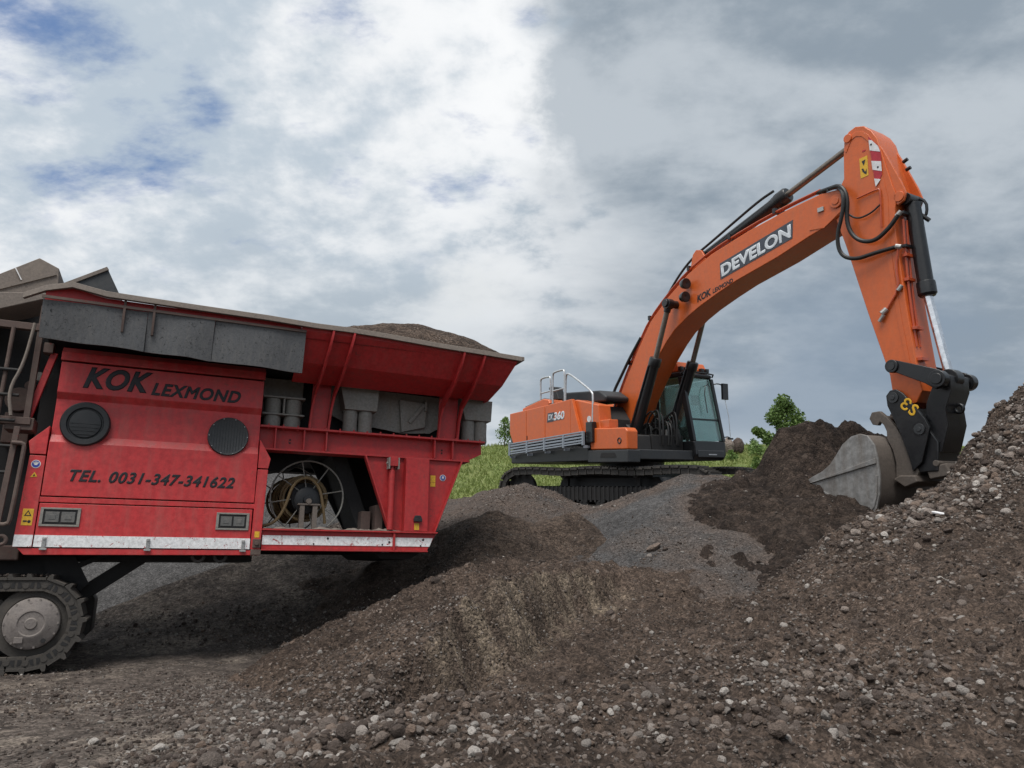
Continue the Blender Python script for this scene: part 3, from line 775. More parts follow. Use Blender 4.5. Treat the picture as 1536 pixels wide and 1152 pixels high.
for i, host in enumerate(HOST):
    sel = rest[kb[rest] == i]
    if len(sel): scatter('loose_stones', big[sel], zb[sel], ng_big, len(STONES), host)
    m = ks == i
    if m.any(): scatter('gravel', small[m], zs[m], ng_small, len(PEBBLES), host)

# ================================================================== RED CRUSHER  (local: x = along machine, y = into it, z = up)
CR = empty('crushing_machine', mat=Matrix.Translation((-5.018, 8.0, 0.0)) @ Matrix.Rotation(math.radians(24.6), 4, 'Z'))
tag(CR, 'red tracked mobile crusher with KOK LEXMOND lettering and a soil filled hopper', 'crusher')

# ---- engine housing
def f(m): m.box(-.02, 2.08, .10, 1.25, 1.30, 3.44)
part('housing_box', M_DARK, CR, f)
door_prof = [(.0, 3.385), (.0, 3.035), (.055, 2.965), (.040, 2.555), (.0, 2.47), (.0, 1.88), (.05, 1.88), (.05, 2.46), (.09, 2.55), (.10, 2.98), (.05, 3.05), (.05, 3.385)]
door = part('service_door', M_RED, CR, lambda m: m.prism(door_prof, -.075, 2.115, 'x'), .006, 14)
part('top_cover', M_RED, CR, lambda m: m.prism([(-.004, 3.405), (-.004, 3.50), (.05, 3.565), (1.2, 3.60), (1.2, 3.56), (.08, 3.52), (.06, 3.405)], -.085, 2.125, 'x'), .006)
part('cross_rail', M_RED, CR, lambda m: m.box(-.085, 2.125, .006, .10, 1.812, 1.868), .004)
low = part('lower_panel', M_RED, CR, lambda m: m.box(-.075, 2.105, .002, .10, 1.335, 1.80), .005)
part('bottom_sill', M_RED, CR, lambda m: m.prism([(-.22, 1.325), (2.225, 1.325), (2.225, 1.27), (-.15, 1.255)], .004, .20, 'y'), .004)
part('bottom_sill', M_DARK, CR, lambda m: m.box(-.15, 2.2, .21, 2.45, 1.275, 1.32))
# corner pillars
part('corner_pillar', M_RED, CR, lambda m: m.prism([(-.265, 2.46), (-.235, 2.325), (-.088, 2.325), (-.088, 2.645)], -.006, .5, 'y'), .005)
pil = part('corner_pillar', M_RED, CR, lambda m: m.prism([(-.235, 2.31), (-.262, 1.335), (-.085, 1.335), (-.085, 2.31)], -.003, .5, 'y'), .005)
part('corner_pillar', M_RED, CR, lambda m: m.prism([(2.125, 2.65), (2.265, 2.42), (2.245, 2.30), (2.125, 2.30)], -.006, .5, 'y'), .005)
pil2 = part('corner_pillar', M_RED, CR, lambda m: m.prism([(2.125, 2.285), (2.245, 2.285), (2.225, 1.335), (2.115, 1.335)], -.003, .5, 'y'), .005)
tag(part('white_stripe', M_WHITE, CR, lambda m: m.box(-.258, -.088, -.009, -.0035, 1.338, 1.462)), 'white reflective stripe on the corner pillar')
part('white_stripe', M_WHITE, low, lambda m: m.box(-.075, 2.105, -.004, .0015, 1.338, 1.462))
for s in (.02, 1.02, 2.03):
    def f(m, s=s):
        m.box(s - .018, s + .018, -.022, -.005, 1.33, 1.44); m.box(s - .035, s + .035, -.026, -.006, 1.305, 1.328); m.cyl((s, -.03, 1.42), (s, -.005, 1.42), .012, n=10)
    part('toggle_latch', M_SILVER, CR, f, .003)
# round vents
def f(m):
    m.lathe([(.0, -.05), (.10, -.048), (.155, -.043), (.165, -.028), (.175, -.028), (.185, -.050), (.235, -.052), (.248, -.035), (.25, .03)], (.245, .012, 2.69), (0, 1, 0), 48)
v1 = part('vent_cover', M_BLACK, CR, f)
for k in range(4):
    zz = 2.69 - .12 + k * .04; hw = math.sqrt(max(.0, .15 ** 2 - (zz - 2.69) ** 2))
    part('vent_slat', M_BLACK, v1, lambda m: m.box(.245 - hw, .245 + hw, -.040, -.0375, zz - .003, zz + .003))
def f(m):
    m.lathe([(.0, -.028), (.205, -.028), (.222, -.034), (.232, -.022), (.232, .03)], (1.755, .012, 2.66), (0, 1, 0), 48)
v2 = part('vent_cover', M_CHAR, CR, f)
for k in range(13):
    ss = -.19 + k * .0316; hh = math.sqrt(max(0, .20 ** 2 - ss * ss))
    part('vent_slat', M_BLACK, v2, lambda m: m.box(1.755 + ss - .003, 1.755 + ss + .003, -.019, -.0165, 2.66 - hh, 2.66 + hh))
for k in range(10):
    a = k * math.pi / 5
    part('bolt', M_SILVER, v2, lambda m: m.cyl((1.755 + .216 * math.cos(a), -.030, 2.66 + .216 * math.sin(a)), (1.755 + .216 * math.cos(a), -.010, 2.66 + .216 * math.sin(a)), .006, n=8))
# lettering
lettering('lettering', 'KOK', M_LETTER, door, (.165, -.001, 3.10), (1, 0, 0), (0, 0, 1), .70, .255, .004, .040, .30, 1.06)
lettering('lettering', 'LEXMOND', M_LETTER, door, (.865, -.001, 3.085), (1, 0, -.012), (0, 0, 1), .99, .155, .004, .034, .26, 1.10)
lettering('lettering', 'TEL. 0031-347-341622', M_LETTER, door, (.165, -.001, 2.045), (1, 0, -.004), (0, 0, 1), 1.71, .135, .004, .030, .28, 1.12)
# recessed grab handles
for s0, s1 in ((-.055, .325), (1.71, 2.075)):
    fr = part('recess_frame', M_GREYST, low, lambda m: (m.box(s0, s1, -.012, .0015, 1.735, 1.755), m.box(s0, s1, -.012, .0015, 1.555, 1.575), m.box(s0, s0 + .03, -.012, .0015, 1.5755, 1.7345), m.box(s1 - .03, s1, -.012, .0015, 1.5755, 1.7345)), .003)
    part('recess_back', M_DARK, fr, lambda m: m.box(s0 + .03, s1 - .03, -.003, .0017, 1.575, 1.735))
    w = (s1 - s0 - .12) / 2
    for k in (0, 1):
        a = s0 + .05 + k * (w + .02)
        part('lens', M_LENS, fr, lambda m: (m.box(a, a + w, -.010, -.0035, 1.60, 1.71), m.box(a + w * .25, a + w * .75, -.014, -.010, 1.63, 1.68)), .003)
# stickers
st = part('safety_sticker', M_OFFWHITE, pil, lambda m: m.cyl((-.165, -.006, 2.215), (-.165, -.0035, 2.215), .045, n=24))
part('print', M_BLUE, st, lambda m: (m.cyl((-.165, -.008, 2.215), (-.165, -.0062, 2.215), .037, n=24)))
part('print', M_OFFWHITE, st, lambda m: (m.cyl((-.165, -.010, 2.222), (-.165, -.0082, 2.222), .020, n=12), m.box(-.19, -.14, -.010, -.0082, 2.222, 2.235)))
st = part('warning_sticker', M_YELLOW, pil, lambda m: m.prism([(-.20, 2.07), (-.135, 2.08), (-.165, 2.13)], -.006, -.0035, 'y'))
part('print', M_LETTER, st, lambda m: m.prism([(-.178, 2.083), (-.155, 2.085), (-.165, 2.108)], -.008, -.0062, 'y'))
st = part('warning_sticker', M_YELLOW, pil, lambda m: m.box(-.215, -.115, -.006, -.0035, 1.56, 1.735), .002)
part('print', M_LETTER, st, lambda m: (m.prism([(-.20, 1.66), (-.13, 1.66), (-.165, 1.72), (-.165, 1.705), (-.145, 1.668), (-.185, 1.668), (-.165, 1.705), (-.165, 1.72)], -.008, -.0062, 'y'), m.box(-.20, -.165, -.008, -.0062, 1.595, 1.612), m.cyl((-.145, -.008, 1.60), (-.145, -.0062, 1.60), .016, n=10)))
st = part('warning_sticker', M_YELLOW, pil2, lambda m: m.box(2.15, 2.205, -.006, -.0035, 1.475, 1.545))
part('hinge_block', M_RUST, CR, lambda m: (m.box(2.135, 2.225, -.03, -.004, 1.355, 1.455), m.cyl((2.18, -.05, 1.405), (2.18, -.028, 1.405), .025, n=10), m.box(2.12, 2.235, -.022, .0, 1.272, 1.335)), .004)
# hanging shackles
for s in (1.56, 1.80):
    part('shackle', M_TRACK, CR, lambda m: m.ring((s, .10, 1.255), (.1, 1, .1), .062, .019, 24, 8))

# ---- beam and legs
IB = part('cross_beam', M_RED2, CR, lambda m: (m.box(2.12, 5.13, .06, .34, 2.825, 2.85), m.prism([(2.12, 2.825), (5.12, 2.825), (5.12, 2.68), (4.90, 2.57), (2.12, 2.56)], .175, .20, 'y'), m.box(2.12, 4.91, .08, .32, 2.545, 2.568)), .003)
for s in (2.31, 2.66, 2.94, 4.40, 4.66):
    part('stiffener', M_RED2, IB, lambda m: m.box(s - .008, s + .008, .075, .174, 2.570, 2.824))
for k in range(17):
    s = 2.22 + k * .178
    part('bolt', M_RED2, IB, lambda m: (m.cyl((s, .10, 2.812), (s, .10, 2.876), .011, n=6)))
for s in (2.50, 4.53):
    for zz in (2.66, 2.70):
        part('bolt', M_DARK, IB, lambda m: m.cyl((s, .168, zz), (s, .180, zz), .012, n=10))
def f(m):
    m.box(2.12, 5.13, 2.15, 2.4, 2.545, 2.85); m.box(2.2, 5.0, .35, 2.15, 2.60, 2.63)
part('cross_beam', M_DARK, CR, f)
leg = part('support_leg', M_RED2, CR, lambda m: (m.prism([(3.44, 2.545), (4.80, 2.545), (4.43, 1.585), (3.80, 1.585)], .12, .15, 'y'), m.prism([(3.44, 2.545), (3.465, 2.545), (3.82, 1.585), (3.80, 1.585)], .05, .119, 'y'),
        m.prism([(4.78, 2.545), (4.80, 2.545), (4.43, 1.585), (4.41, 1.585)], .05, .119, 'y'), m.box(3.98, 4.30, -.01, .1195, 1.585, 2.543)), .006)
part('warning_sticker', M_YELLOW, leg, lambda m: (m.box(4.36, 4.43, .114, .1185, 2.19, 2.245), m.box(4.36, 4.43, .114, .1185, 2.25, 2.34)))
st = part('safety_sticker', M_OFFWHITE, leg, lambda m: m.cyl((4.535, .114, 2.315), (4.535, .1185, 2.315), .043, n=20))
part('print', M_BLUE, st, lambda m: m.cyl((4.535, .111, 2.315), (4.535, .1135, 2.315), .035, n=20))
part('print', M_OFFWHITE, st, lambda m: (m.prism([(4.52, 2.29), (4.535, 2.315), (4.55, 2.29), (4.548, 2.335), (4.522, 2.335)], .108, .1105, 'y')))
part('warning_sticker', M_YELLOW, leg, lambda m: m.box(4.115, 4.18, -.015, -.011, 1.605, 1.69))
part('inspection_lamp', M_BLACK, leg, lambda m: (m.box(4.10, 4.21, -.05, -.011, 1.71, 1.75), m.prism([(4.10, 1.75), (4.21, 1.75), (4.19, 1.79), (4.12, 1.79)], -.045, -.011, 'y')), .005)
part('ram_cylinder', M_RED2, CR, lambda m: (m.cyl((3.80, .02, 1.60), (3.80, .02, 2.36), .042), m.cyl((3.80, .02, 2.30), (3.80, .02, 2.50), .026), m.box(3.755, 3.865, -.03, .07, 2.42, 2.54)), .003)
part('ram_bracket', M_GREYST, CR, lambda m: (m.box(3.74, 3.755, -.04, .08, 2.38, 2.53), m.box(3.866, 3.88, -.04, .08, 2.38, 2.53), m.cyl((3.72, .02, 2.46), (3.90, .02, 2.46), .016, n=10)))
# far leg and dark bulkhead seen through the opening
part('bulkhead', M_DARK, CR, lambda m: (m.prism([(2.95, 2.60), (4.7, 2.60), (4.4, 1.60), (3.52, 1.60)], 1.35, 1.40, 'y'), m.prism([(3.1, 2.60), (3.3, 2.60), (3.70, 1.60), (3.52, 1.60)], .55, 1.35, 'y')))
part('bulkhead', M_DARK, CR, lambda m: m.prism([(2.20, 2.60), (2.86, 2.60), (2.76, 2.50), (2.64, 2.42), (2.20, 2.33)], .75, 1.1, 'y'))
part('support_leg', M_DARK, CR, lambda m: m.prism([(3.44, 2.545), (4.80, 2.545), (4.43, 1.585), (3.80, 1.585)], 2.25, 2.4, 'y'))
part('tool_box', M_RUST, CR, lambda m: (m.box(3.50, 3.62, .35, .75, 1.585, 1.85), m.box(3.66, 3.76, .25, .60, 1.585, 1.93)), .005)

# ---- sill beam with stripe
sill = part('sill_beam', M_RED2, CR, lambda m: (m.prism([(2.24, 1.56), (4.43, 1.56), (4.31, 1.345), (2.24, 1.345)], .03, .06, 'y'), m.prism([(2.235, 1.582), (4.44, 1.582), (4.43, 1.562), (2.235, 1.562)], -.02, .25, 'y'),
        m.box(2.235, 4.31, -.015, .25, 1.325, 1.343), m.prism([(3.845, 1.56), (3.87, 1.56), (3.87, 1.345), (3.845, 1.345)], -.01, .0295, 'y')), .003)
part('white_stripe', M_WHITE, sill, lambda m: m.prism([(2.245, 1.505), (3.843, 1.505), (3.843, 1.395), (2.245, 1.395)], .024, .0285, 'y'))
part('white_stripe', M_WHITE, sill, lambda m: m.prism([(3.872, 1.505), (4.385, 1.505), (4.34, 1.395), (3.872, 1.395)], .024, .0285, 'y'))
for s, zz in ((3.02, 1.478), (3.71, 1.412), (3.80, 1.445), (4.22, 1.405), (4.25, 1.48), (2.85, 1.41)):
    part('bolt_hole', M_DARK, sill, lambda m: m.cyl((s, .0205, zz), (s, .0265, zz), .014 if zz > 1.44 else .011, n=10))
part('floor_plate', M_DARK, CR, lambda m: m.box(2.25, 4.30, .255, 2.4, 1.50, 1.545))
part('belly_plate', M_DARK, CR, lambda m: (m.prism([(3.65, 1.32), (4.28, 1.32), (4.15, 1.235), (3.75, 1.25)], .25, 2.2, 'y'), m.box(-1.6, .15, .6, 2.2, 1.02, 1.27), m.box(.15, 2.2, .6, 2.2, 1.20, 1.27)))
part('sill_beam', M_DARK, CR, lambda m: m.box(2.235, 4.31, 2.36, 2.40, 1.325, 1.58))
# dirt lying on the sill
def dirt_strip(name, s0, s1, y0, y1, z0, amp, mat, parent, seed):
    m = MB(); n = int((s1 - s0) / .03); k = 6
    for i in range(n + 1):
        for j in range(k + 1):
            s = s0 + (s1 - s0) * i / n; y = y0 + (y1 - y0) * j / k
            h = amp * (0.5 + float(fbm(np.array([s]), np.array([y]), 7, 4, seed)[0]) * 1.3) * math.sin(math.pi * (j + .3) / (k + .6))
            m.v.append((s, y, z0 + max(0.001, h)))
    for i in range(n):
        for j in range(k):
            a = i * (k + 1) + j; m.f.append((a, a + k + 1, a + k + 2, a + 1))
    return m.build(name, mat, parent)
dirt_strip('dirt_layer', 2.25, 4.0, -.015, .26, 1.583, .035, M_GRIME, CR, 5)

# ---- hose reel in the opening
RE = part('hose_reel', M_GREYST, CR, lambda m: (m.ring((2.80, .42, 2.02), (0, 1, 0), .46, .011, 48, 8), m.ring((2.62, 1.0, 2.02), (0, 1, 0), .46, .010, 48, 8)))
for k in range(8):
    a = k * math.pi / 4 + .2
    for (cs, cy_) in ((2.80, .42), (2.62, 1.0)):
        part('spoke', M_GREYST, RE, lambda m: m.cyl((cs + .1 * math.cos(a), cy_, 2.02 + .1 * math.sin(a)), (cs + .455 * math.cos(a), cy_, 2.02 + .455 * math.sin(a)), .008, n=6))
part('drum', M_DARK, RE, lambda m: m.cyl((2.79, .46, 2.0), (2.63, .97, 2.0), .20, n=28))
part('hub_plate', M_BLACK, RE, lambda m: m.lathe([(0, -.05), (.05, -.05), (.06, -.02), (.15, -.015), (.17, .0), (.17, .03)], (2.80, .40, 1.97), (0, 1, 0), 28))
hp = []
for i in range(300):
    a = i * .26; t = i / 299
    r = .255 + .035 * math.sin(i * .05)
    hp.append((2.79 - .15 * t + r * math.cos(a), .48 + .46 * t, 2.0 + r * math.sin(a)))
part('hose_coil', M_HOSE, RE, lambda m: m.tube(hp, .020, 6))
part('loose_hose', M_HOSE, RE, lambda m: m.tube([(2.22, .33, 1.62), (2.40, .33, 1.66), (2.52, .34, 1.85), (2.60, .35, 2.18), (2.78, .36, 2.28), (2.94, .36, 2.15), (3.0, .37, 1.9), (3.04, .40, 1.68)], .019, 8, 2))
part('reel_stand', M_GRIME, RE, lambda m: (m.box(2.70, 2.76, .30, .36, 1.545, 1.90), m.box(2.86, 2.92, .30, .36, 1.545, 1.90), m.box(2.67, 2.95, .29, .37, 1.90, 1.92), m.cyl((2.805, .28, 1.95), (2.805, .40, 1.95), .035, n=12)), .003)

# ---- feeder, springs
part('feeder_pan', M_GREYST, CR, lambda m: (m.prism([(2.9, 3.55), (5.05, 3.50), (5.05, 3.35), (4.45, 2.98), (4.05, 2.95), (3.2, 3.06), (2.9, 3.2)], .48, .52, 'y'), m.prism([(3.98, 3.42), (4.38, 3.40), (4.36, 3.05), (4.02, 2.96)], .42, .479, 'y')), .006)
part('feeder_bracket', M_GREYST, CR, lambda m: (m.beam((4.12, .40, 3.10), (4.34, .40, 3.38), .02, .05), m.box(4.34, 4.37, .38, .48, 3.28, 3.42)), .004)
part('feeder_pan', M_DARK, CR, lambda m: (m.box(2.1, 5.0, .62, 1.9, 2.90, 3.52)))
def springs(s0, w, zt, base=2.853):
    br = part('spring_bracket', M_GREYST, CR, lambda m: m.prism([(s0 - .06, zt), (s0 + w + .04, zt), (s0 + w + .02, 3.17), (s0 + .02, 3.17)], .20, .46, 'y'), .006)
    for k in (0, 1):
        cx_ = s0 + .02 + (w - .04) * (.24 + .52 * k)
        part('rubber_spring', M_GREYST, br, lambda m: m.lathe([(0, base), (.092, base), (.099, base + .03), (.094, base + .14), (.099, base + .27), (.092, 3.168), (0, 3.168)], (cx_, .32, 0), (0, 0, 1), 20))
springs(3.16, .43, 3.50)
springs(4.86, .40, 3.47)
br = part('spring_bracket', M_GREYST, CR, lambda m: (m.box(2.14, 2.66, .2, .46, 3.02, 3.04), m.box(2.14, 2.66, .2, .46, 3.24, 3.262), m.box(2.14, 2.66, .46, .48, 3.04, 3.55), m.box(2.39, 2.41, .2, .459, 3.042, 3.238)), .003)
for k in range(2):
    for z0, z1 in ((2.853, 3.018), (3.043, 3.236)):
        part('rubber_spring', M_GREYST, br, lambda m: m.lathe([(0, z0), (.10, z0), (.105, z0 + .04), (.105, z1 - .04), (.10, z1), (0, z1)], (2.275 + .25 * k, .32, 0), (0, 0, 1), 20))

# ---- hopper
prof = [(-.55, 4.00), (-.535, 3.93), (-.30, 3.60), (.05, 3.43)]
def rimz(s): return float(np.interp(s, [-.45, 0, .33, 2.03, 3.5, 5.39], [4.09, 4.11, 4.05, 4.03, 4.0, 3.92])) - 4.0
def hop_side(m, s0, s1, sgn=1, yc=0.0):
    n = 12
    rows = []
    for i in range(n + 1):
        s = s0 + (s1 - s0) * i / n
        for d_, z_ in prof:
            zz = z_ + rimz(s) * min(1, max(0, (z_ - 3.43) / .57))
            ss = s
            if i == n: ss = s - .20 * (4.0 - z_) / .57
            m.v.append((ss, yc + sgn * d_, zz))
        for d_, z_ in reversed(prof):
            zz = z_ + .0 + rimz(s) * min(1, max(0, (z_ - 3.43) / .57))
            ss = s
            if i == n: ss = s - .20 * (4.0 - z_) / .57
            m.v.append((ss, yc + sgn * (d_ + .035), zz + .012))
    k = 8
    for i in range(n):
        for j in range(k):
            a = i * k + j; b = i * k + (j + 1) % k
            m.f.append((a, b, b + k, a + k))
    m.f.append(tuple(range(k))); m.f.append(tuple(n * k + j for j in reversed(range(k))))
hop = part('hopper', M_RED2, CR, lambda m: hop_side(m, 2.45, 5.37), 0, 20)
part('hopper_lip', M_RED2, CR, lambda m: m.prism([(-.25, 4.06), (0, 4.095), (.33, 4.03), (2.45, 4.01), (2.45, 3.86), (-.25, 3.86)], -.505, -.475, 'y'), .004)
part('hopper_void_sheet', M_DARK, CR, lambda m: m.prism([(-.470, 3.90), (-.455, 3.90), (.22, 3.62), (1.9, 3.62), (1.9, 3.58), (.20, 3.58)], -.25, 2.449, 'x'))  # near-black sheet: shade of the void behind the skirts put into its colour
part('hopper_wall', M_RED2, CR, lambda m: hop_side(m, -.25, 5.37, -1, 2.4), 0, 20)
def f(m):
    A = [(5.375, -.55, 3.925), (5.235, -.30, 3.595), (5.175, .05, 3.435), (5.175, 2.35, 3.435), (5.235, 2.70, 3.595), (5.375, 2.95, 3.925)]
    m.loft(A, [(a[0] - .03, a[1] + (.02 if a[1] < 1 else -.02), a[2] + .012) for a in A])
part('hopper_end_wall', M_RED2, CR, f)
# dented dusty rim cap
rp = [(-.46, -.42, 3.97), (-.25, -.50, 4.06), (0, -.565, 4.115), (.33, -.565, 4.06), (1.2, -.565, 4.045), (2.03, -.565, 4.035), (2.6, -.57, 4.012), (3.0, -.56, 4.018), (3.5, -.568, 4.0), (4.2, -.565, 3.965), (4.8, -.57, 3.945), (5.40, -.565, 3.925)]
def f(m):
    k = len(rp)
    for (x, y, z) in rp:
        m.v += [(x, y - .045, z - .045), (x, y - .040, z + .022), (x, y + .06, z + .028), (x, y + .05, z - .03)]
    for i in range(k - 1):
        for j in range(4):
            a = i * 4 + j; b = i * 4 + (j + 1) % 4; m.f.append((a, b, b + 4, a + 4))
    m.f.append((0, 1, 2, 3)); m.f.append(tuple((k - 1) * 4 + j for j in (3, 2, 1, 0)))
rim_o = part('rim_cap', M_GRIME, CR, f, .006)
part('rim_cap', M_GRIME, CR, lambda m: m.beam((5.40, -.59, 3.925), (5.40, 2.98, 3.925), .08, .055), .006)
part('rim_cap', M_GRIME, CR, lambda m: m.beam((5.40, 2.97, 3.93), (-.3, 2.97, 4.07), .08, .055), .006)
# curved ribs and columns
for s0, s1 in ((2.715, 2.955), (4.455, 4.73)):
    cl = part('column', M_RED2, CR, lambda m: (m.prism([(s0 + .012, 2.852), (s1 - .012, 2.852), (s1 + .02, 3.30), (s1 + .02, 3.52), (s0 + .03, 3.52), (s0 + .02, 3.3)], .16, .19, 'y')), .004)
    for k, (sa, sb) in enumerate(((s0, s0 + .05), (s1, s1 + .06))):
        def f(m):
            outl = [(.10, 2.852), (.085, 3.12), (.02, 3.28), (-.12, 3.36), (-.37, 3.50), (-.54, 3.72), (-.600, 3.88), (-.602, 3.965 + rimz(sb)),
                    (-.551, 3.965 + rimz(sb)), (-.537, 3.92), (-.302, 3.595), (.045, 3.428), (.13, 3.34), (.159, 3.15), (.159, 2.852)]
            tt = lambda z: min(1, max(0, (z - 2.85) / 1.15)) ** 1.3
            A = [(sa + (sb - sa) * tt(z) * 2.2 - .009, y, z) for y, z in outl]; B = [(a[0] + .026, a[1], a[2]) for a in A]
            m.loft(A, B)
        part('rib', M_RED2, cl, f)
for s in (.52, .82):
    part('rim_bracket', M_RUST, CR, lambda m: m.prism([(-.56, 4.02 ), (-.54, 4.02), (-.50, 3.80), (-.49, 3.66), (-.53, 3.66), (-.575, 3.86)], s - .012, s + .012, 'x'))
# rubber skirts
def skirt(s0, s1, z0a, z0b, zt, seed, y0=-.315):
    m = MB(); n = 30; k = 10
    for side in (0, 1):
        for i in range(n + 1):
            for j in range(k + 1):
                t = i / n; s = s0 + (s1 - s0) * t; zb = z0a + (z0b - z0a) * t + .004 * math.sin(t * 9 + seed); z = zb + (zt - zb) * j / k
                y = y0 + .08 * (1 - j / k) + .02 * float(vnoise(np.array([s * 2.5]), np.array([z * 2.0]), seed)[0]) + .025 * (1 - j / k) * math.sin(t * 5 + seed) + side * .014
                m.v.append((s, y, z))
    L = (n + 1) * (k + 1)
    for i in range(n):
        for j in range(k):
            a = i * (k + 1) + j; q = (a, a + k + 1, a + k + 2, a + 1); m.f.append(q); m.f.append(tuple(x + L for x in reversed(q)))
    def edge(ids):
        for a, b in zip(ids[:-1], ids[1:]): m.f.append((a, b, b + L, a + L))
    edge([j for j in range(k + 1)]); edge([n * (k + 1) + j for j in range(k + 1)]); edge([i * (k + 1) for i in range(n + 1)]); edge([i * (k + 1) + k for i in range(n + 1)])
    return m.build('rubber_skirt', M_RUBBER, CR)
skirt(-.26, .755, 3.515, 3.475, 3.92, 1, -.545)
skirt(.76, 1.46, 3.475, 3.450, 3.93, 2, -.553)
skirt(1.465, 2.50, 3.450, 3.430, 3.92, 3, -.545)
part('skirt_rail', M_RUST, CR, lambda m: (m.beam((-.27, -.56, 3.945), (2.5, -.56, 3.925), .02, .03)))

# ---- left hand end: conveyor hood, posts, ladder, pipes
hood = part('conveyor_hood', M_GRIME, CR, lambda m: (m.prism([(-2.6, 3.65), (-.93, 4.53), (-.56, 4.80), (-.34, 4.70), (-.32, 4.50), (-.86, 4.02), (-2.6, 3.2)], .60, 1.3, 'y')), .01)
part('hood_seam', M_GRIME, hood, lambda m: m.beam((-2.6, .59, 3.48), (-.36, .59, 4.62), .02, .03))
part('hood_strip', M_OFFWHITE, hood, lambda m: m.beam((-.78, .585, 4.62), (-.70, .585, 4.48), .012, .02, (0, 1, 0)))
part('conveyor_hood', M_GRIME, CR, lambda m: m.prism([(-1.6, 4.02), (-.30, 4.19), (-.30, 4.13), (-1.6, 3.55)], .05, .6, 'y'), .01)
part('wing_plate', M_CHAR, CR, lambda m: m.prism([(-.45, 4.60), (.12, 5.0), (.36, 4.55), (.36, 4.3), (-.45, 4.3)], 1.2, 1.24, 'y'))
part('wing_plate', M_GRIME, CR, lambda m: m.beam((-.46, 1.19, 4.62), (.12, 1.19, 5.01), .03, .05), .004)
part('rear_body', M_DARK, CR, lambda m: (m.box(-2.4, -.30, .75, 2.2, 1.32, 4.25), m.box(-.30, -.02, .5, 2.2, 1.32, 3.95)))
part('gear_housing', M_RUST, CR, lambda m: (m.cyl((-.5, .45, 3.0), (-.5, .74, 3.0), .14, n=20), m.cyl((-.42, .5, 3.18), (-.42, .74, 3.18), .06, n=16), m.box(-.62, -.36, .5, .74, 2.5, 2.85)), .01)
part('pressure_gauge', M_GREYST, CR, lambda m: m.cyl((-.33, .40, 3.28), (-.33, .46, 3.28), .05, n=16))
part('strut', M_RED2, CR, lambda m: m.beam((-.33, .12, 2.72), (-.17, .12, 3.50), .05, .07, (1, 0, 0)), .008)
part('strut_foot', M_RUST, CR, lambda m: (m.box(-.52, -.25, .02, .3, 2.58, 2.72), m.box(-.28, -.18, .05, .2, 3.48, 3.60)), .01)
part('top_rail', M_RUST, CR, lambda m: (m.box(-1.6, -.30, .02, .10, 3.72, 3.80), m.box(-1.6, -.28, .0, .12, 2.64, 2.72), m.box(-.36, -.30, .03, .09, 2.72, 4.02)), .006)
part('pipe', M_GRIME, CR, lambda m: m.tube([(-.38, -.05, 3.78), (-.42, -.05, 3.3), (-.52, -.05, 3.0), (-.46, -.05, 2.72)], .018, 8, 2))
for s, zt in ((-.60, 3.72), (-.78, 3.72), (-.95, 3.80)):
    part('pipe', M_RUST, CR, lambda m: m.cyl((s, .0, 1.5), (s + .02, .0, zt), .022, n=10))
for k in range(7):
    part('ladder_rung', M_DARK, CR, lambda m: m.cyl((-1.1, -.03, 1.55 + k * .28), (-.42, -.03, 1.55 + k * .28), .018, n=8))
part('ladder_rail', M_RUST, CR, lambda m: m.beam((-.42, -.06, 1.42), (-.38, -.06, 2.60), .03, .055), .004)
part('grab_rail', M_RUST, CR, lambda m: m.tube([(-.40, -.10, 2.42), (-.29, -.10, 2.42), (-.28, -.10, 2.36), (-.30, -.10, 1.62), (-.32, -.10, 1.56), (-.44, -.10, 1.56)], .022, 8, 1))
part('tow_eye', M_RUST, CR, lambda m: m.ring((-.36, -.06, 1.40), (0, 1, 0), .045, .02, 20, 8))
part('lower_tank', M_RUST, CR, lambda m: (m.box(-2.4, -.24, .35, 1.6, 1.20, 1.36)), .02)
part('strut', M_DARK, CR, lambda m: (m.beam((.10, .75, .62), (1.02, .75, 1.30), .16, .16), m.beam((.0, .55, .98), (.62, .55, 1.30), .05, .06)), .01)
part('stay_plate', M_DARK, CR, lambda m: m.prism([(-.05, 1.25), (.28, 1.25), (.45, .95), (.30, .80), (.1, .9)], .52, .56, 'y'))

# ---- crawler track
TC = Vector((.02, .0, .56))
R_T = .400
tf = part('crawler_track', M_CTRACK, CR, lambda m: (m.prism([(-2.4, .36), (-.30, .36), (-.12, .50), (-.12, .66), (-.30, .80), (-2.4, .80)], .12, .42, 'y')), .015)
part('crawler_track', M_TRACK, CR, lambda m: m.prism([(-2.4, .10), (.2, .10), (.45, .35), (.45, .75), (.2, 1.02), (-2.4, 1.02)], 1.75, 2.25, 'y'), .03)
part('drive_wheel', M_CTRACK, tf, lambda m: m.lathe([(0, .04), (.25, .04), (.27, .02), (.355, .03), (.37, .10), (.37, .40), (0, .40)], (TC.x, 0.02, TC.z), (0, 1, 0), 40))
hub = part('hub', M_HUB, tf, lambda m: m.lathe([(0, -.075), (.05, -.075), (.06, -.062), (.115, -.06), (.125, -.068), (.15, -.066), (.165, -.055), (.225, -.05), (.255, -.03), (.262, .05), (0, .05)], (TC.x, 0.02, TC.z), (0, 1, 0), 48))
for k in range(14):
    a = k * 2 * math.pi / 14
    part('bolt', M_HUB, tf, lambda m: m.cyl((TC.x + .24 * math.cos(a), -.028, TC.z + .24 * math.sin(a)), (TC.x + .24 * math.cos(a), .0, TC.z + .24 * math.sin(a)), .012, n=6))
part('drain_plug', M_DARK, tf, lambda m: (m.cyl((TC.x + .13, -.05, TC.z - .17), (TC.x + .13, -.03, TC.z - .17), .022, n=12)))
part('hub_plate', M_HUB, tf, lambda m: m.box(TC.x - .13, TC.x - .05, -.05, -.028, TC.z - .19, TC.z - .13), .004)
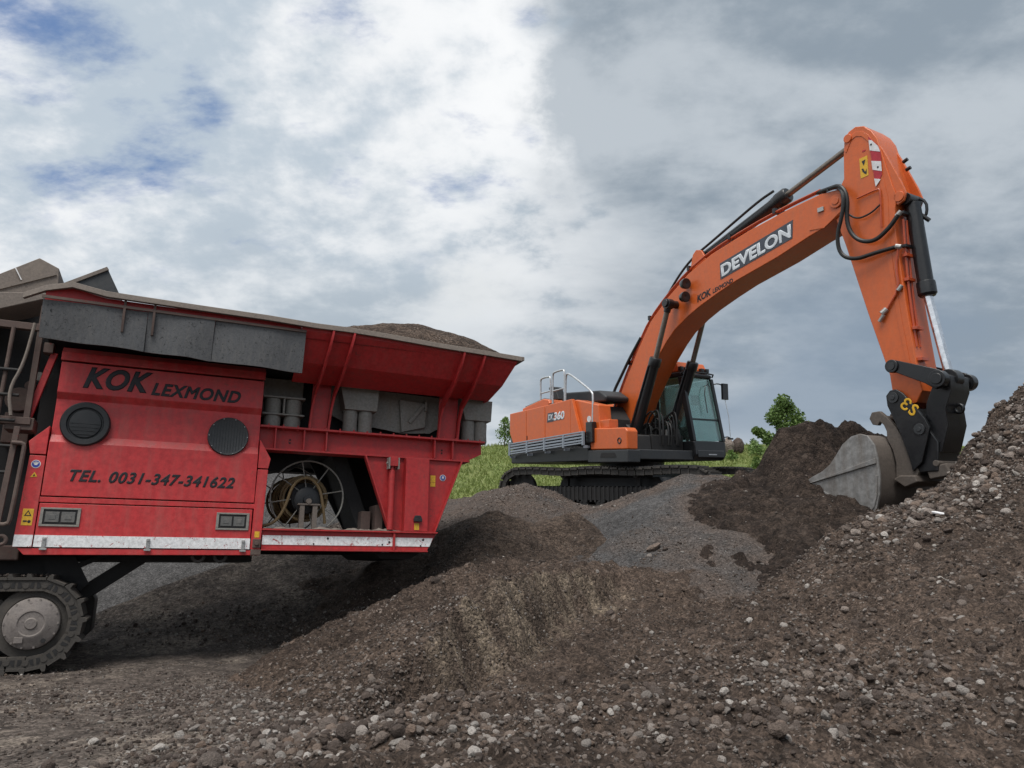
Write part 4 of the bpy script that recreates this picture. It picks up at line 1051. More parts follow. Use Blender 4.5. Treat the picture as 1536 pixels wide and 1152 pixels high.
def shoe_mesh():
    m = MB(); L = .168
    m.prism([(-L / 2 - .008, .038), (L / 2 + .004, .038), (L / 2 + .004, .062), (-L / 2 + .045, .064), (-L / 2 + .030, .100), (-L / 2 + .004, .100), (-L / 2 - .008, .062)], -.02, .48, 'y')
    m.prism([(-L / 2 + .002, -.075), (L / 2 - .002, -.075), (L / 2 + .010, .037), (-L / 2 - .010, .037)], -.005, .05, 'y')   # chain link side
    m.cyl((L / 2, -.012, -.02), (L / 2, .4, -.02), .030, n=12)
    nb = len(m.f)
    for sx in (-1, 1):                                                                                              # two dark windows in the link
        m.prism([(sx * .012, -.045), (sx * .046, -.045), (sx * .052, -.030), (sx * .040, .006), (sx * .012, .020)], -.0085, -.0045, 'y')
    me = m.mesh('track_shoe'); me.materials.append(M_CTRACK); me.materials.append(M_DARK)
    for p in me.polygons:
        if p.index >= nb: p.material_index = 1
    return me
SHOE = shoe_mesh()
path = []
def track_path(zc, r, x_front, x_back, pitch):
    pts = []
    L1 = x_front - x_back; per = 2 * L1 + 2 * math.pi * r; n = int(round(per / pitch))
    for i in range(n):
        t = i * per / n
        if t < L1: pts.append((x_back + t, zc + r, 0.0))                                   # top run towards the front
        elif t < L1 + math.pi * r:
            a = (t - L1) / r; pts.append((x_front + r * math.sin(a), zc + r * math.cos(a), -a))
        elif t < 2 * L1 + math.pi * r: pts.append((x_front - (t - L1 - math.pi * r), zc - r, -math.pi))
        else:
            a = (t - 2 * L1 - math.pi * r) / r; pts.append((x_back - r * math.sin(a), zc - r * math.cos(a), -math.pi - a))
    return pts
for (x, z, a) in track_path(TC.z, R_T, TC.x, -2.2, .170):
    o = bpy.data.objects.new('track_shoe', SHOE); col.objects.link(o); o.parent = tf
    o.location = (x, 0, z); o.rotation_euler = (0, -a, 0)
for k in range(60):                                                                        # stones riding on the shoes
    s = -.62 + rng.random() * .75; r_ = .02 + .035 * rng.random() ** 2
    o = bpy.data.objects.new('stuck_stone', PEBBLES[k % 6]); col.objects.link(o); o.parent = tf
    o.location = (s, .02 + rng.random() * .4, TC.z + R_T + .075 + r_ * .2 - max(0, s) ** 2 * 1.3); o.scale = (r_,) * 3; o.rotation_euler = tuple(rng.random(3) * 6)

# ---- load in the hopper: a thing of its own
def load_mesh():
    nx, ny = 90, 60; V = []; Fc = []
    X = np.linspace(1.3, 5.36, nx); Y = np.linspace(-.50, 2.9, ny)
    for x in X:
        prof_z = np.interp(x, [1.3, 2.4, 2.95, 3.35, 3.8, 4.3, 4.85, 5.36], [3.8, 4.14, 4.36, 4.46, 4.58, 4.60, 4.52, 4.28])
        for y in Y:
            e = 1 - min(1, abs(y - .75) / (1.22 if y < .75 else 2.1)) ** 2.2
            zz = 3.86 + (prof_z - 3.86) * e
            zz += .05 * float(fbm(np.array([x]), np.array([y]), 1.8, 5, 301)[0]) * min(1, 6 * e + .1)
            V.append((x, y, zz))
    for i in range(nx - 1):
        for j in range(ny - 1):
            a = i * ny + j; Fc.append((a, a + ny, a + ny + 1, a + 1))
    return V, Fc
m = MB(); V, Fc = load_mesh(); m.add(V, Fc)
lo = m.build('hopper_load', M_S_DARK, None, 0, 80)
lo.matrix_world = CR.matrix_world.copy()
lo.data.materials.clear(); lo.data.materials.append(M_S_CENTRE)
tag(lo, 'heap of brown soil piled above the rim of the red hopper', 'soil')

# ================================================================== ORANGE EXCAVATOR (local: x forward, y left, z up)
EXM = Matrix(((.52736, .84964, -.00091, 2.8258), (-.84378, .52359, -.11783, 17.3408), (-.09964, .06291, .99303, 2.4195), (0, 0, 0, 1)))
EX = empty('excavator', mat=EXM)
tag(EX, 'orange tracked excavator with DEVELON lettering on its boom, digging beside the heaps', 'excavator')

# ---- undercarriage, turned against the house
B_ = math.radians(22); cb, sb_ = math.cos(B_), math.sin(B_)
def uc(x, y, z): return (x * cb - y * sb_, x * sb_ + y * cb, z)
def rot(m):
    m.v = [uc(*v) for v in m.v]; return m
def upart(name, mat, parent, fn, bevel=0.0):
    m = MB(); fn(m); rot(m); return m.build(name, mat, parent, bevel)
upart('car_body', M_CHAR, EX, lambda m: (m.box(-1.0, 1.0, -1.0, 1.0, .55, .95), m.cyl((0, 0, .95), (0, 0, 1.16), .75, n=32), m.prism([(-1.5, .35), (1.5, .35), (1.2, .8), (-1.2, .8)], -1.1, 1.1, 'y')), .02)
def xshoe():
    m = MB(); L = .20
    m.box(-L / 2, L / 2 - .035, -.30, .30, .00, .035)
    for k in (-.075, -.005, .065): m.prism([(k - .008, .035), (k + .012, .035), (k + .006, .062), (k - .002, .062)], -.30, .30, 'y')
    for yy in (-.22, .22): m.box(-L / 2 + .002, L / 2 - .018, yy - .04, yy + .04, -.12, .00)
    return m.mesh('track_shoe')
XSHOE = xshoe(); XSHOE.materials.append(M_TRACK)
for side in (-1, 1):
    yc = side * 1.36
    tr = upart('crawler_track', M_DARK, EX, lambda m: m.prism([(-2.0, .30), (2.0, .30), (2.10, .42), (1.9, .58), (-1.9, .58), (-2.10, .42)], yc - .16, yc + .16, 'y') and [m.box(-1.8 + k * .11, -1.76 + k * .11, yc - .185, yc + .185, .26, .60) for k in range(34)], 0)
    for x in (-2.18, 2.18):
        upart('drive_wheel' if x < 0 else 'idler_wheel', M_DARK, tr, lambda m: m.lathe([(0, -.14), (.16, -.14), (.18, -.09), (.34, -.07), (.38, -.05), (.38, .05), (.34, .07), (.18, .09), (.16, .14), (0, .14)], (x, yc, .53), (0, 1, 0), 28))
    for x in (-.95, .85):
        upart('carrier_roller', M_DARK, tr, lambda m: (m.cyl((x, yc - .17, .86), (x, yc + .17, .86), .085, n=16), m.box(x - .05, x + .05, yc - .05, yc + .05, .6, .85)))
    for k in range(9):
        upart('track_roller', M_DARK, tr, lambda m: m.cyl((-1.72 + k * .43, yc - .17, .20), (-1.72 + k * .43, yc + .17, .20), .105, n=14))
    for (x, z, a) in track_path(.53, .455, 2.18, -2.18, .20):
        sag = 0
        if z > .9: sag = -.030 * (math.cos(2 * math.pi * (x + .05) / 1.8) * -.5 + .5) * 1.2
        o = bpy.data.objects.new('track_shoe', XSHOE); col.objects.link(o); o.parent = tr
        o.matrix_local = Matrix.Rotation(B_, 4, 'Z') @ Matrix.Translation((x, yc, z + sag)) @ Matrix.Rotation(-a, 4, 'Y')

# ---- house
part('house_frame', M_CHAR, EX, lambda m: (m.box(-2.7, 1.50, -1.42, 1.40, 1.17, 1.38), m.box(-2.7, -.2, -1.40, 1.40, 1.38, 1.5)), .02)
# rear weight with rounded tail
def f(m):
    n = 14
    out = [(-2.72, -1.43)] + [(-2.75 - .72 * math.cos(math.asin(max(-1, min(1, (-1.43 + 2.86 * i / n) / 1.62)))) , -1.43 + 2.86 * i / n) for i in range(n + 1)] + [(-2.72, 1.43)]
    m.prism(out, 1.16, 1.52, 'z')
part('counterweight_base', M_CHAR, EX, f, .03)
def f(m):
    n = 14
    out = [(-2.74, -1.44)] + [(-2.76 - .74 * math.cos(math.asin(max(-1, min(1, (-1.44 + 2.88 * i / n) / 1.62)))), -1.44 + 2.88 * i / n) for i in range(n + 1)] + [(-2.74, 1.44)]
    m.prism(out, 1.53, 2.44, 'z')
part('counterweight', M_CHAR, EX, f, .04)
# orange side doors, each its own leaf
def leaf(x0, x1, zb0, zb1, zt0, zt1):
    return part('side_door', M_ORANGE, EX, lambda m: m.prism([(x0, zb0), (x1, zb1), (x1, zt1), (x0, zt0)], -1.47, -1.40, 'y'), .02)
part('side_door', M_ORANGE, EX, lambda m: m.prism([(-3.10, 1.95), (-2.93, 1.66), (-2.31, 1.66), (-2.31, 2.50), (-3.10, 2.46)], -1.47, -1.36, 'y'), .02)
d2 = leaf(-2.30, -1.47, 1.66, 1.70, 2.50, 2.54)
d3 = leaf(-1.46, -.42, 1.70, 1.75, 2.54, 2.60)
part('door_latch', M_BLACK, d2, lambda m: m.box(-2.28, -2.25, -1.482, -1.472, 1.74, 1.84))
part('engine_hood', M_ORANGE, EX, lambda m: (m.prism([(-2.70, 2.45), (-1.55, 2.53), (-1.45, 2.60), (-1.52, 2.70), (-1.75, 2.74), (-2.7, 2.58)], -1.33, 1.33, 'y')), .03)
part('hood_grille', M_GREYST, EX, lambda m: [m.box(-2.68 + k * .09, -2.63 + k * .09, -1.25, -.4, 2.60 + k * .014, 2.64 + k * .014) for k in range(10)] and None)
part('hood_cover', M_BLACK, EX, lambda m: m.prism([(-2.62, 2.64), (-1.75, 2.77), (-1.75, 2.80), (-2.62, 2.68)], -.95, .9, 'y'), .01)
part('exhaust', M_BLACK, EX, lambda m: (m.prism([(-1.85, 2.74), (-1.62, 2.74), (-1.75, 3.06), (-1.95, 3.10), (-2.02, 3.0)], -.95, -.72, 'y'), m.cyl((-1.98, -.84, 3.02), (-2.12, -.84, 3.08), .06, n=12)), .02)
part('deck_cover', M_BLACK, EX, lambda m: (m.prism([(-1.35, 2.56), (.35, 2.50), (.38, 2.62), (.1, 2.78), (-1.2, 2.86), (-1.35, 2.80)], -1.05, -.35, 'y')), .05)
part('deck_cover', M_BLACK, EX, lambda m: m.box(-1.45, -.3, -1.36, -1.1, 2.50, 2.585), .02)
part('front_panel', M_ORANGE, EX, lambda m: (m.prism([(-.41, 1.78), (.56, 1.82), (.50, 2.40), (-.30, 2.58), (-.41, 2.58)], -1.38, -1.02, 'y')), .03)
part('pillar_trim', M_ORANGE, EX, lambda m: m.prism([(-.41, 2.59), (-.36, 2.60), (-.06, 1.80), (-.12, 1.77), (-.41, 1.76)], -1.475, -1.385, 'y'), .01)
part('round_label', M_OFFWHITE, EX, lambda m: m.cyl((.17, -1.387, 2.10), (.17, -1.381, 2.10), .07, n=20))
tb = part('tool_box', M_ORANGE, EX, lambda m: m.prism([(.30, 1.40), (1.54, 1.37), (1.55, 1.76), (1.48, 1.83), (.30, 1.88)], -1.46, -1.16, 'y'), .03)
part('valve_box', M_DARK, EX, lambda m: m.prism([(.30, 1.40), (1.30, 1.37), (1.25, 1.70), (.30, 1.80)], -1.155, -.55, 'y'), .03)
part('keyhole', M_BLACK, tb, lambda m: m.ring((1.30, -1.462, 1.56), (0, 1, 0), .055, .014, 20, 8))
part('tool_box_step', M_ORANGE, EX, lambda m: m.box(.50, .85, -1.36, -1.1, 1.86, 2.05), .02)
part('lower_skirt', M_CHAR, EX, lambda m: (m.prism([(-2.9, 1.16), (.2, 1.16), (.2, 1.48), (-2.9, 1.40)], -1.45, -1.41, 'y'), m.prism([(.2, 1.12), (1.56, 1.10), (1.56, 1.365), (.2, 1.39)], -1.465, -1.12, 'y')), .02)
part('step_recess', M_DARK, EX, lambda m: m.prism([(.65, 1.22), (1.20, 1.21), (1.15, 1.31), (.70, 1.32)], -1.472, -1.466, 'y'))
# grey side guard: slats on brackets
gd = part('side_guard', M_ALU, EX, lambda m: (m.beam((-2.86, -1.60, 1.655), (.24, -1.60, 1.80), .05, .03), m.beam((-2.86, -1.60, 1.40), (.24, -1.60, 1.555), .05, .03)), .004)
for k in range(3):
    dz = 1.605 - k * .070
    part('guard_slat', M_ALU, gd, lambda m: m.beam((-2.84, -1.61, dz - .005), (.22, -1.61, dz + .145), .02, .040), .003)
for x in (-2.87, -2.05, -1.28, -.50, .24):
    z = 1.655 + (x + 2.86) * .0468
    part('guard_post', M_ALU, gd, lambda m: (m.box(x - .025, x + .025, -1.64, -1.585, z - .30, z + .012), m.box(x - .02, x + .02, -1.60, -1.44, z - .36, z - .30)), .004)
# post with box at the toolbox, handrails
part('steps_box', M_XBLACK, EX, lambda m: m.box(.22, .46, -1.53, -1.40, 1.56, 2.02), .02)
hr = [[(-1.97, -1.25, 2.50), (-1.97, -1.25, 3.22), (-1.93, -1.25, 3.28), (-1.57, -1.25, 3.29), (-1.52, -1.25, 3.24), (-1.54, -1.25, 2.52)],
      [(-1.40, -1.28, 2.52), (-1.39, -1.28, 3.30), (-1.34, -1.28, 3.36), (-.95, -1.28, 3.38), (-.89, -1.28, 3.33), (-.90, -1.28, 2.56)],
      [(-.84, -1.3, 2.58), (-.82, -1.3, 3.20), (-.74, -1.3, 3.27), (-.40, -1.32, 3.10), (.24, -1.34, 2.72), (.30, -1.36, 2.60), (.29, -1.38, 2.0)]]
for k, pth in enumerate(hr):
    h_ = part('handrail', M_RAIL, EX, lambda m: m.tube(pth, .024, 10, 2))
    if k < 2:
        a, b = pth[0], pth[-1]
        part('mid_rail', M_RAIL, h_, lambda m: m.cyl((a[0], a[1], 2.90), (b[0], b[1], 2.92), .020, n=8))
# model badge
part('badge', M_LETTERD, d3, lambda m: m.prism([(-1.36, 2.13), (-.67, 2.16), (-.67, 2.20), (-1.36, 2.17)], -1.475, -1.4715, 'y') and None)
bd = part('badge', M_LETTERD, d3, lambda m: m.prism([(-1.37, 2.12), (-1.10, 2.13), (-1.06, 2.35), (-1.33, 2.34)], -1.476, -1.472, 'y'))
lettering('lettering', 'DX', M_LETTERW, bd, (-1.31, -1.4765, 2.165), (1, 0, .03), (0, 0, 1), .20, .14, .003, .02, .15)
lettering('lettering', '360', M_LETTERW, d3, (-1.09, -1.4735, 2.14), (1, 0, .03), (0, 0, 1), .45, .20, .004, .045, .18)

part('pump_bay', M_DARK, EX, lambda m: m.prism([(-.8, 1.5), (.42, 1.5), (.40, 2.10), (.15, 2.42), (-.8, 2.5)], -1.01, -.36, 'y'), .02)

# ---- cab on the far side of the boom
cab = part('cab', M_XBLACK, EX, lambda m: (
    m.prism([(-.45, 1.18), (1.50, 1.18), (1.58, 1.30), (1.56, 1.60), (-.45, 1.60)], .46, 1.46, 'y'),
    m.prism([(-.45, 3.08), (1.22, 3.08), (1.24, 3.16), (1.16, 3.20), (-.45, 3.22)], .48, 1.44, 'y')), .03)
for yy in (.47, 1.39):
    part('pillar', M_XBLACK, cab, lambda m: m.prism([(1.56, 1.60), (1.42, 1.60), (1.10, 3.08), (1.25, 3.08)], yy, yy + .075, 'y'), .01)
    part('pillar', M_XBLACK, cab, lambda m: m.box(-.45, -.33, yy, yy + .06, 1.60, 3.08), .01)
    part('pillar', M_XBLACK, cab, lambda m: m.box(.38, .46, yy, yy + .05, 1.60, 3.08), .01)
ws = part('windscreen', M_GLASS, cab, lambda m: m.prism([(1.515, 1.62), (1.505, 1.62), (1.185, 3.07), (1.195, 3.07)], .535, 1.385, 'y'))
part('windscreen_bar', M_XBLACK, cab, lambda m: m.box(1.40, 1.43, .53, 1.39, 2.09, 2.115))
part('side_window', M_GLASS, cab, lambda m: m.prism([(.47, 1.62), (1.44, 1.62), (1.14, 3.06), (.47, 3.06)], 1.41, 1.416, 'y'))
part('side_window', M_GLASS, cab, lambda m: m.box(-.32, .37, 1.41, 1.416, 1.62, 3.06))
part('side_window', M_GLASS, cab, lambda m: m.prism([(.47, 1.62), (1.44, 1.62), (1.14, 3.06), (.47, 3.06)], .49, .496, 'y'))
part('side_window', M_GLASS, cab, lambda m: m.box(-.32, .37, .49, .496, 1.62, 3.06))
part('rear_window', M_GLASS, cab, lambda m: m.box(-.42, -.414, .54, 1.38, 2.0, 3.06))
part('wiper', M_XBLACK, cab, lambda m: m.tube([(1.23, 1.32, 2.95), (1.30, 1.15, 2.90), (1.36, 1.05, 2.70), (1.46, 1.02, 2.25)], .010, 6))
part('seat', M_SEAT, cab, lambda m: (m.box(-.05, .45, .72, 1.2, 1.75, 1.92), m.prism([(-.1, 1.85), (.05, 1.85), (-.05, 2.65), (-.2, 2.65)], .74, 1.18, 'y'), m.box(-.18, -.06, .84, 1.08, 2.66, 2.86)), .04)
part('console', M_SEAT, cab, lambda m: (m.box(.2, .7, .56, .70, 1.7, 2.0), m.box(.2, .7, 1.22, 1.36, 1.7, 2.0), m.cyl((.65, .63, 2.0), (.68, .63, 2.15), .03), m.cyl((.65, 1.29, 2.0), (.68, 1.29, 2.15), .03)), .02)
part('monitor', M_SEAT, cab, lambda m: m.box(1.18, 1.22, .80, 1.02, 2.45, 2.68), .01)
part('front_trim', M_CHAR, cab, lambda m: (m.prism([(1.57, 1.22), (1.60, 1.24), (1.59, 1.38), (1.565, 1.40)], .55, 1.38, 'y')), .01)
part('front_emblem', M_RAIL, cab, lambda m: m.box(1.601, 1.606, .86, 1.12, 1.285, 1.31), .002)
rf = part('cab_roof', M_ORANGE, cab, lambda m: m.prism([(-.42, 3.225), (1.08, 3.205), (1.12, 3.28), (1.02, 3.46), (-.42, 3.52)], .50, 1.42, 'y'), .03)
for yy in (.54, .72, 1.2, 1.36):
    part('work_lamp', M_XBLACK, cab, lambda m: (m.box(1.10, 1.19, yy - .05, yy + .05, 3.235, 3.325), m.cyl((1.185, yy, 3.28), (1.20, yy, 3.28), .038, n=14), m.box(1.13, 1.16, yy - .01, yy + .01, 3.20, 3.24)), .006)
part('roof_rail', M_XBLACK, cab, lambda m: (m.tube([(1.22, .46, 3.12), (1.28, .46, 3.20), (1.28, 1.46, 3.20), (1.22, 1.46, 3.12)], .018, 8, 1)))
part('door_rail', M_XBLACK, cab, lambda m: m.tube([(1.40, 1.50, 1.75), (1.38, 1.56, 1.85), (1.20, 1.56, 2.6), (1.20, 1.50, 2.7)], .018, 8, 1))
mi = part('wing_mirror', M_XBLACK, EX, lambda m: (m.box(1.34, 1.40, 1.62, 1.80, 2.60, 2.98), m.tube([(1.22, 1.44, 2.95), (1.32, 1.56, 2.98), (1.36, 1.68, 2.92)], .016, 8, 1)), .03)
part('mirror_stay', M_RAIL, EX, lambda m: m.tube([(1.37, 1.71, 2.60), (1.46, 1.71, 2.2), (1.50, 1.70, 1.72)], .008, 6))
part('wing_mirror', M_XBLACK, EX, lambda m: (m.box(1.46, 1.50, 1.64, 1.80, 1.66, 1.70), m.tube([(1.5, 1.46, 1.70), (1.5, 1.6, 1.72), (1.49, 1.70, 1.70)], .014, 8)), .01)
# hydraulic clutter between cab and boom
part('swing_housing', M_DARK, EX, lambda m: (m.box(-.3, 1.25, -.50, .44, 1.38, 1.72), m.box(-.2, .5, -.42, .40, 1.72, 2.0)), .02)
part('boom_bracket', M_CHAR, EX, lambda m: (m.prism([(-.25, 1.5), (.95, 1.45), (.98, 1.62), (.80, 1.80), (.45, 1.95), (.25, 2.15), (.05, 2.12), (-.1, 1.9)], -.50, -.42, 'y'), m.prism([(-.25, 1.5), (.95, 1.45), (.98, 1.62), (.80, 1.80), (.45, 1.95), (.25, 2.15), (.05, 2.12), (-.1, 1.9)], .42, .45, 'y')), .01)
rr = random.Random(5)
for k in range(16):
    x = .75 + rr.random() * .55; y = -.30 + rr.random() * .65; z = 1.75 + rr.random() * .4
    part('hydraulic_hose', M_HOSEB, EX, lambda m: m.tube([(x - .35, y, 1.72), (x - .25, y, z), (x, y + .05, z + .18), (x + .12, y + .05 * rr.random(), z - .05), (x + .1, y, 1.5)], .022, 7, 2))
for k in range(7):
    x = .85 + rr.random() * .4; y = -.35 + rr.random() * .6
    part('valve_fitting', M_SILVER if k % 3 == 0 else M_DARK, EX, lambda m: (m.cyl((x, y, 1.70), (x, y, 1.86), .03, n=8), m.box(x - .05, x + .05, y - .05, y + .05, 1.60, 1.72)), .005)

# ---- boom
top = [(-.30, 2.10), (-.20, 2.36), (.16, 2.98), (.65, 3.70), (1.12, 4.30), (1.67, 4.72), (2.30, 5.10), (2.97, 5.36), (3.93, 5.57), (4.87, 5.71), (5.55, 5.77), (5.88, 5.74), (6.02, 5.62)]
bot = [(6.05, 5.45), (5.95, 5.30), (5.60, 5.14), (5.30, 5.07), (4.60, 4.87), (3.60, 4.65), (3.10, 4.50), (2.60, 4.33), (2.25, 4.18), (1.87, 3.97), (1.60, 3.74), (1.30, 3.43), (.95, 3.00), (.58, 2.50), (.40, 2.10), (.22, 1.85), (-.10, 1.85)]
WB = .322
boom = part('boom', M_ORANGE, EX, lambda m: m.prism(top + bot, -WB, WB, 'y'), .018)
def off(pts, d):
    o = []
    for i, p in enumerate(pts):
        a = Vector(pts[max(0, i - 1)]); b = Vector(pts[min(len(pts) - 1, i + 1)]); t = (b - a).normalized(); n = Vector((-t.y, t.x))
        o.append((p[0] + n.x * d, p[1] + n.y * d))
    return o
# edge flange plates, pipes along the back of the boom
for k, (yy, dd) in enumerate(((-.29, .085), (-.22, .095), (.20, .09), (.27, .085))):
    q = off(top[1:-2], dd)
    part('boom_pipe', M_ORANGE2, boom, lambda m: m.tube([(a, yy, b) for a, b in q], .024, 8, 1))
for p, a in (((.40, 3.42), .97), ((1.10, 4.35), .75), ((2.35, 5.20), .35), ((3.5, 5.56), .2), ((4.6, 5.75), .15)):
    part('pipe_clamp', M_XBLACK, boom, lambda m: m.beam((p[0] - .04, -.33, p[1] + .03), (p[0] - .04, .31, p[1] + .03), .06, .10))
for yy in (-WB, WB):
    s = -1 if yy < 0 else 1
    part('pin_boss', M_ORANGE, boom, lambda m: (m.cyl((5.87, yy, 5.53), (5.87, yy + s * .04, 5.53), .12, n=28), m.cyl((5.87, yy + s * .04, 5.53), (5.87, yy + s * .055, 5.53), .065, n=20)), .008)
    part('pin_boss', M_XBLACK, boom, lambda m: (m.cyl((1.94, yy, 4.50), (1.94, yy + s * .36, 4.50), .085, n=20)), .01)
part('reinforcement_plate', M_ORANGE, boom, lambda m: m.prism([(5.30, 5.17), (5.45, 5.29), (5.85, 5.40), (5.98, 5.42), (5.93, 5.32), (5.60, 5.13)], -WB - .012, -WB - .001, 'y'), .006)
part('number_bracket', M_SILVER, boom, lambda m: (m.box(5.50, 5.62, -WB - .03, -WB - .001, 5.44, 5.52)), .005)
for (lx, lz) in ((2.30, 4.86), (2.27, 4.58)):
    part('work_lamp', M_XBLACK, boom, lambda m: (m.lathe([(0, .0), (.05, .0), (.09, .04), (.115, .12), (.115, .17), (.10, .172), (0, .15)], (lx - .06, -WB - .13, lz), (1, -.15, -.05), 20), m.box(lx - .04, lx + .03, -WB - .12, -WB - .001, lz - .03, lz + .03)), .005)
u_ = Vector((1.77, 0, .375)).normalized(); up_ = Vector((-.375, 0, 1.77)).normalized()
part('letter_backing', M_LETTERD, boom, lambda m: m.loft([tuple(Vector((3.20, -WB - .006, 4.765)) + u_ * a + up_ * b) for a, b in ((0, .0), (1.78, .0), (1.88, .33), (.07, .33))], [tuple(Vector((3.20, -WB - .002, 4.765)) + u_ * a + up_ * b) for a, b in ((0, .0), (1.78, .0), (1.88, .33), (.07, .33))]))
lettering('lettering', 'DEVELON', M_LETTERW, boom, (3.235, -WB - .0065, 4.80), u_, up_, 1.77, .255, .005, .045, .14, 1.04)
u2 = Vector((.40, 0, .085)).normalized(); u2p = Vector((-.085, 0, .40)).normalized()
lettering('lettering', 'KOK', M_LETTER, boom, (2.55, -WB - .001, 4.425), u2, u2p, .42, .15, .003, .035, .3, .95)
lettering('lettering', 'LEXMOND', M_LETTER, boom, (2.98, -WB - .001, 4.525), u2, u2p, .56, .092, .003, .03, .28, 1.0)
# boom rams
for s in (-1, 1):
    y = s * .56
    bc = part('boom_ram', M_XBLACK, EX, lambda m: (m.cyl((.72, y, 1.62), (1.50, y, 3.36), .115, n=24), m.lathe([(0, 0), (.13, 0), (.135, .03), (.135, .17), (.12, .2), (0, .2)], (1.43, y, 3.20), (.41, 0, .912), 24), m.cyl((.70, y - .1, 1.60), (.70, y + .1, 1.60), .14, n=20)), .006)
    part('piston_rod', M_ROD, bc, lambda m: m.cyl((1.48, y, 3.32), (1.93, y, 4.44), .058, n=18))
    part('rod_eye', M_XBLACK, bc, lambda m: (m.cyl((1.94, y - .08, 4.49), (1.94, y + .08, 4.49), .115, n=20), m.cyl((1.88, y, 4.32), (1.93, y, 4.44), .075, n=16)), .01)
    part('ram_pipe', M_XBLACK, bc, lambda m: m.tube([(.78, y - .13, 1.9), (1.40, y - .13, 3.2), (1.46, y - .10, 3.28)], .02, 8))
# arm ram on the boom back
ac = part('arm_ram', M_XBLACK, EX, lambda m: (m.cyl((2.55, 0, 5.48), (4.52, 0, 6.10), .125, n=24), m.lathe([(0, 0), (.15, 0), (.155, .04), (.155, .22), (.13, .26), (0, .26)], (4.42, 0, 6.07), (.954, 0, .30), 24), m.cyl((2.50, -.16, 5.46), (2.50, .16, 5.46), .14, n=20)), .006)
part('piston_rod', M_ROD, ac, lambda m: m.cyl((4.62, 0, 6.13), (6.10, 0, 6.595), .062, n=18))
part('ram_bracket', M_ORANGE, boom, lambda m: [m.prism([(2.25, 5.05), (2.80, 5.26), (2.62, 5.56), (2.48, 5.60), (2.38, 5.52)], y0, y0 + .05, 'y') for y0 in (-.24, .19)] and None, .01)
for y in (-.17, .15):
    part('hydraulic_hose', M_HOSEB, EX, lambda m: m.tube([(1.35, y * .9, 4.66), (1.7, y, 5.02), (2.05, y, 5.32), (2.40, y, 5.52), (2.90, y, 5.70), (3.55, y, 5.95), (4.1, y * .8, 6.18), (4.40, y * .5, 6.28)], .026, 8, 2))
part('hydraulic_hose', M_HOSEB, EX, lambda m: m.tube([(-.45, -.55, 2.5), (-.20, -.42, 2.58), (-.12, -.39, 2.85), (.10, -.38, 3.12), (.42, -.36, 3.55), (.75, -.3, 3.98)], .035, 8, 2))
part('hydraulic_hose', M_HOSEB, EX, lambda m: m.tube([(-.35, -.25, 2.35), (-.30, -.2, 2.6), (.02, -.2, 3.05), (.45, -.2, 3.6), (.95, -.2, 4.25)], .03, 8, 2))

# ---- arm
arm_out = [(6.00, 5.90), (6.02, 6.30), (6.05, 6.58), (6.14, 6.70), (6.27, 6.74), (6.42, 6.69), (6.55, 6.55), (6.64, 6.38), (6.70, 6.12), (6.76, 5.85), (6.84, 5.50), (6.90, 5.30), (6.86, 5.10), (6.84, 4.78), (6.88, 4.11), (6.94, 3.34), (7.03, 2.47), (7.08, 2.10), (6.98, 1.92), (6.78, 1.86), (6.62, 1.95), (6.58, 2.40), (6.28, 3.47), (5.96, 4.71), (5.80, 5.25), (5.80, 5.60)]
WA = .285
arm = part('arm', M_ORANGE, EX, lambda m: m.prism(arm_out, -WA, WA, 'y'), .016)
for y0 in (-WA + .02, WA - .07):
    part('ram_lug', M_ORANGE, arm, lambda m: m.prism([(6.60, 6.40), (6.74, 6.10), (6.98, 5.50), (7.04, 5.30), (7.00, 5.18), (6.90, 5.14), (6.80, 5.20), (6.70, 5.6)], y0, y0 + .05, 'y'), .01)
    part('pin_boss', M_ORANGE, arm, lambda m: m.cyl((6.93, y0 - .02, 5.27), (6.93, y0 + .07, 5.27), .085, n=20), .006)
part('weld_flange', M_ORANGE, arm, lambda m: m.prism([(6.05, 6.40), (6.16, 6.60), (6.28, 6.64), (6.40, 6.60), (6.50, 6.50), (6.60, 6.30), (6.66, 6.1), (6.62, 6.08), (6.54, 6.30), (6.46, 6.42), (6.38, 6.52), (6.28, 6.56), (6.19, 6.53), (6.08, 6.34)], -WA - .010, -WA - .001, 'y'), .004)
part('pin_boss', M_ORANGE, arm, lambda m: (m.cyl((6.13, -WA - .03, 6.58), (6.13, WA + .03, 6.58), .075, n=20)), .008)
part('edge_plate', M_ORANGE, arm, lambda m: m.prism([(6.60, 5.85), (6.68, 5.85), (6.76, 5.30), (6.74, 4.70), (6.77, 4.10), (6.85, 3.2), (6.95, 2.4), (6.89, 2.4), (6.78, 3.2), (6.69, 4.10), (6.66, 4.70), (6.68, 5.30)], -WA - .007, -WA - .001, 'y'), .003)
sp_ = part('warning_stripes', M_SIGNRED, arm, lambda m: m.prism([(6.50, 6.46), (6.66, 6.24), (6.695, 6.12), (6.695, 5.72), (6.57, 5.56)], -WA - .016, -WA - .011, 'y'))
part('white_band', M_SIGNWHITE, sp_, lambda m: m.prism([(6.504, 6.40), (6.56, 6.37), (6.66, 6.23), (6.69, 6.12), (6.514, 6.21)], -WA - .020, -WA - .0165, 'y'))
part('white_band', M_SIGNWHITE, sp_, lambda m: m.prism([(6.528, 6.02), (6.695, 5.95), (6.695, 5.78), (6.540, 5.86)], -WA - .020, -WA - .0165, 'y'))
part('white_band', M_SIGNWHITE, sp_, lambda m: m.prism([(6.556, 5.70), (6.67, 5.65), (6.575, 5.555)], -WA - .020, -WA - .0165, 'y'))
for x, z in ((6.545, 6.30), (6.635, 5.87)):
    part('bolt', M_BLACK, sp_, lambda m: m.cyl((x, -WA - .026, z), (x, -WA - .0205, z), .016, n=10))
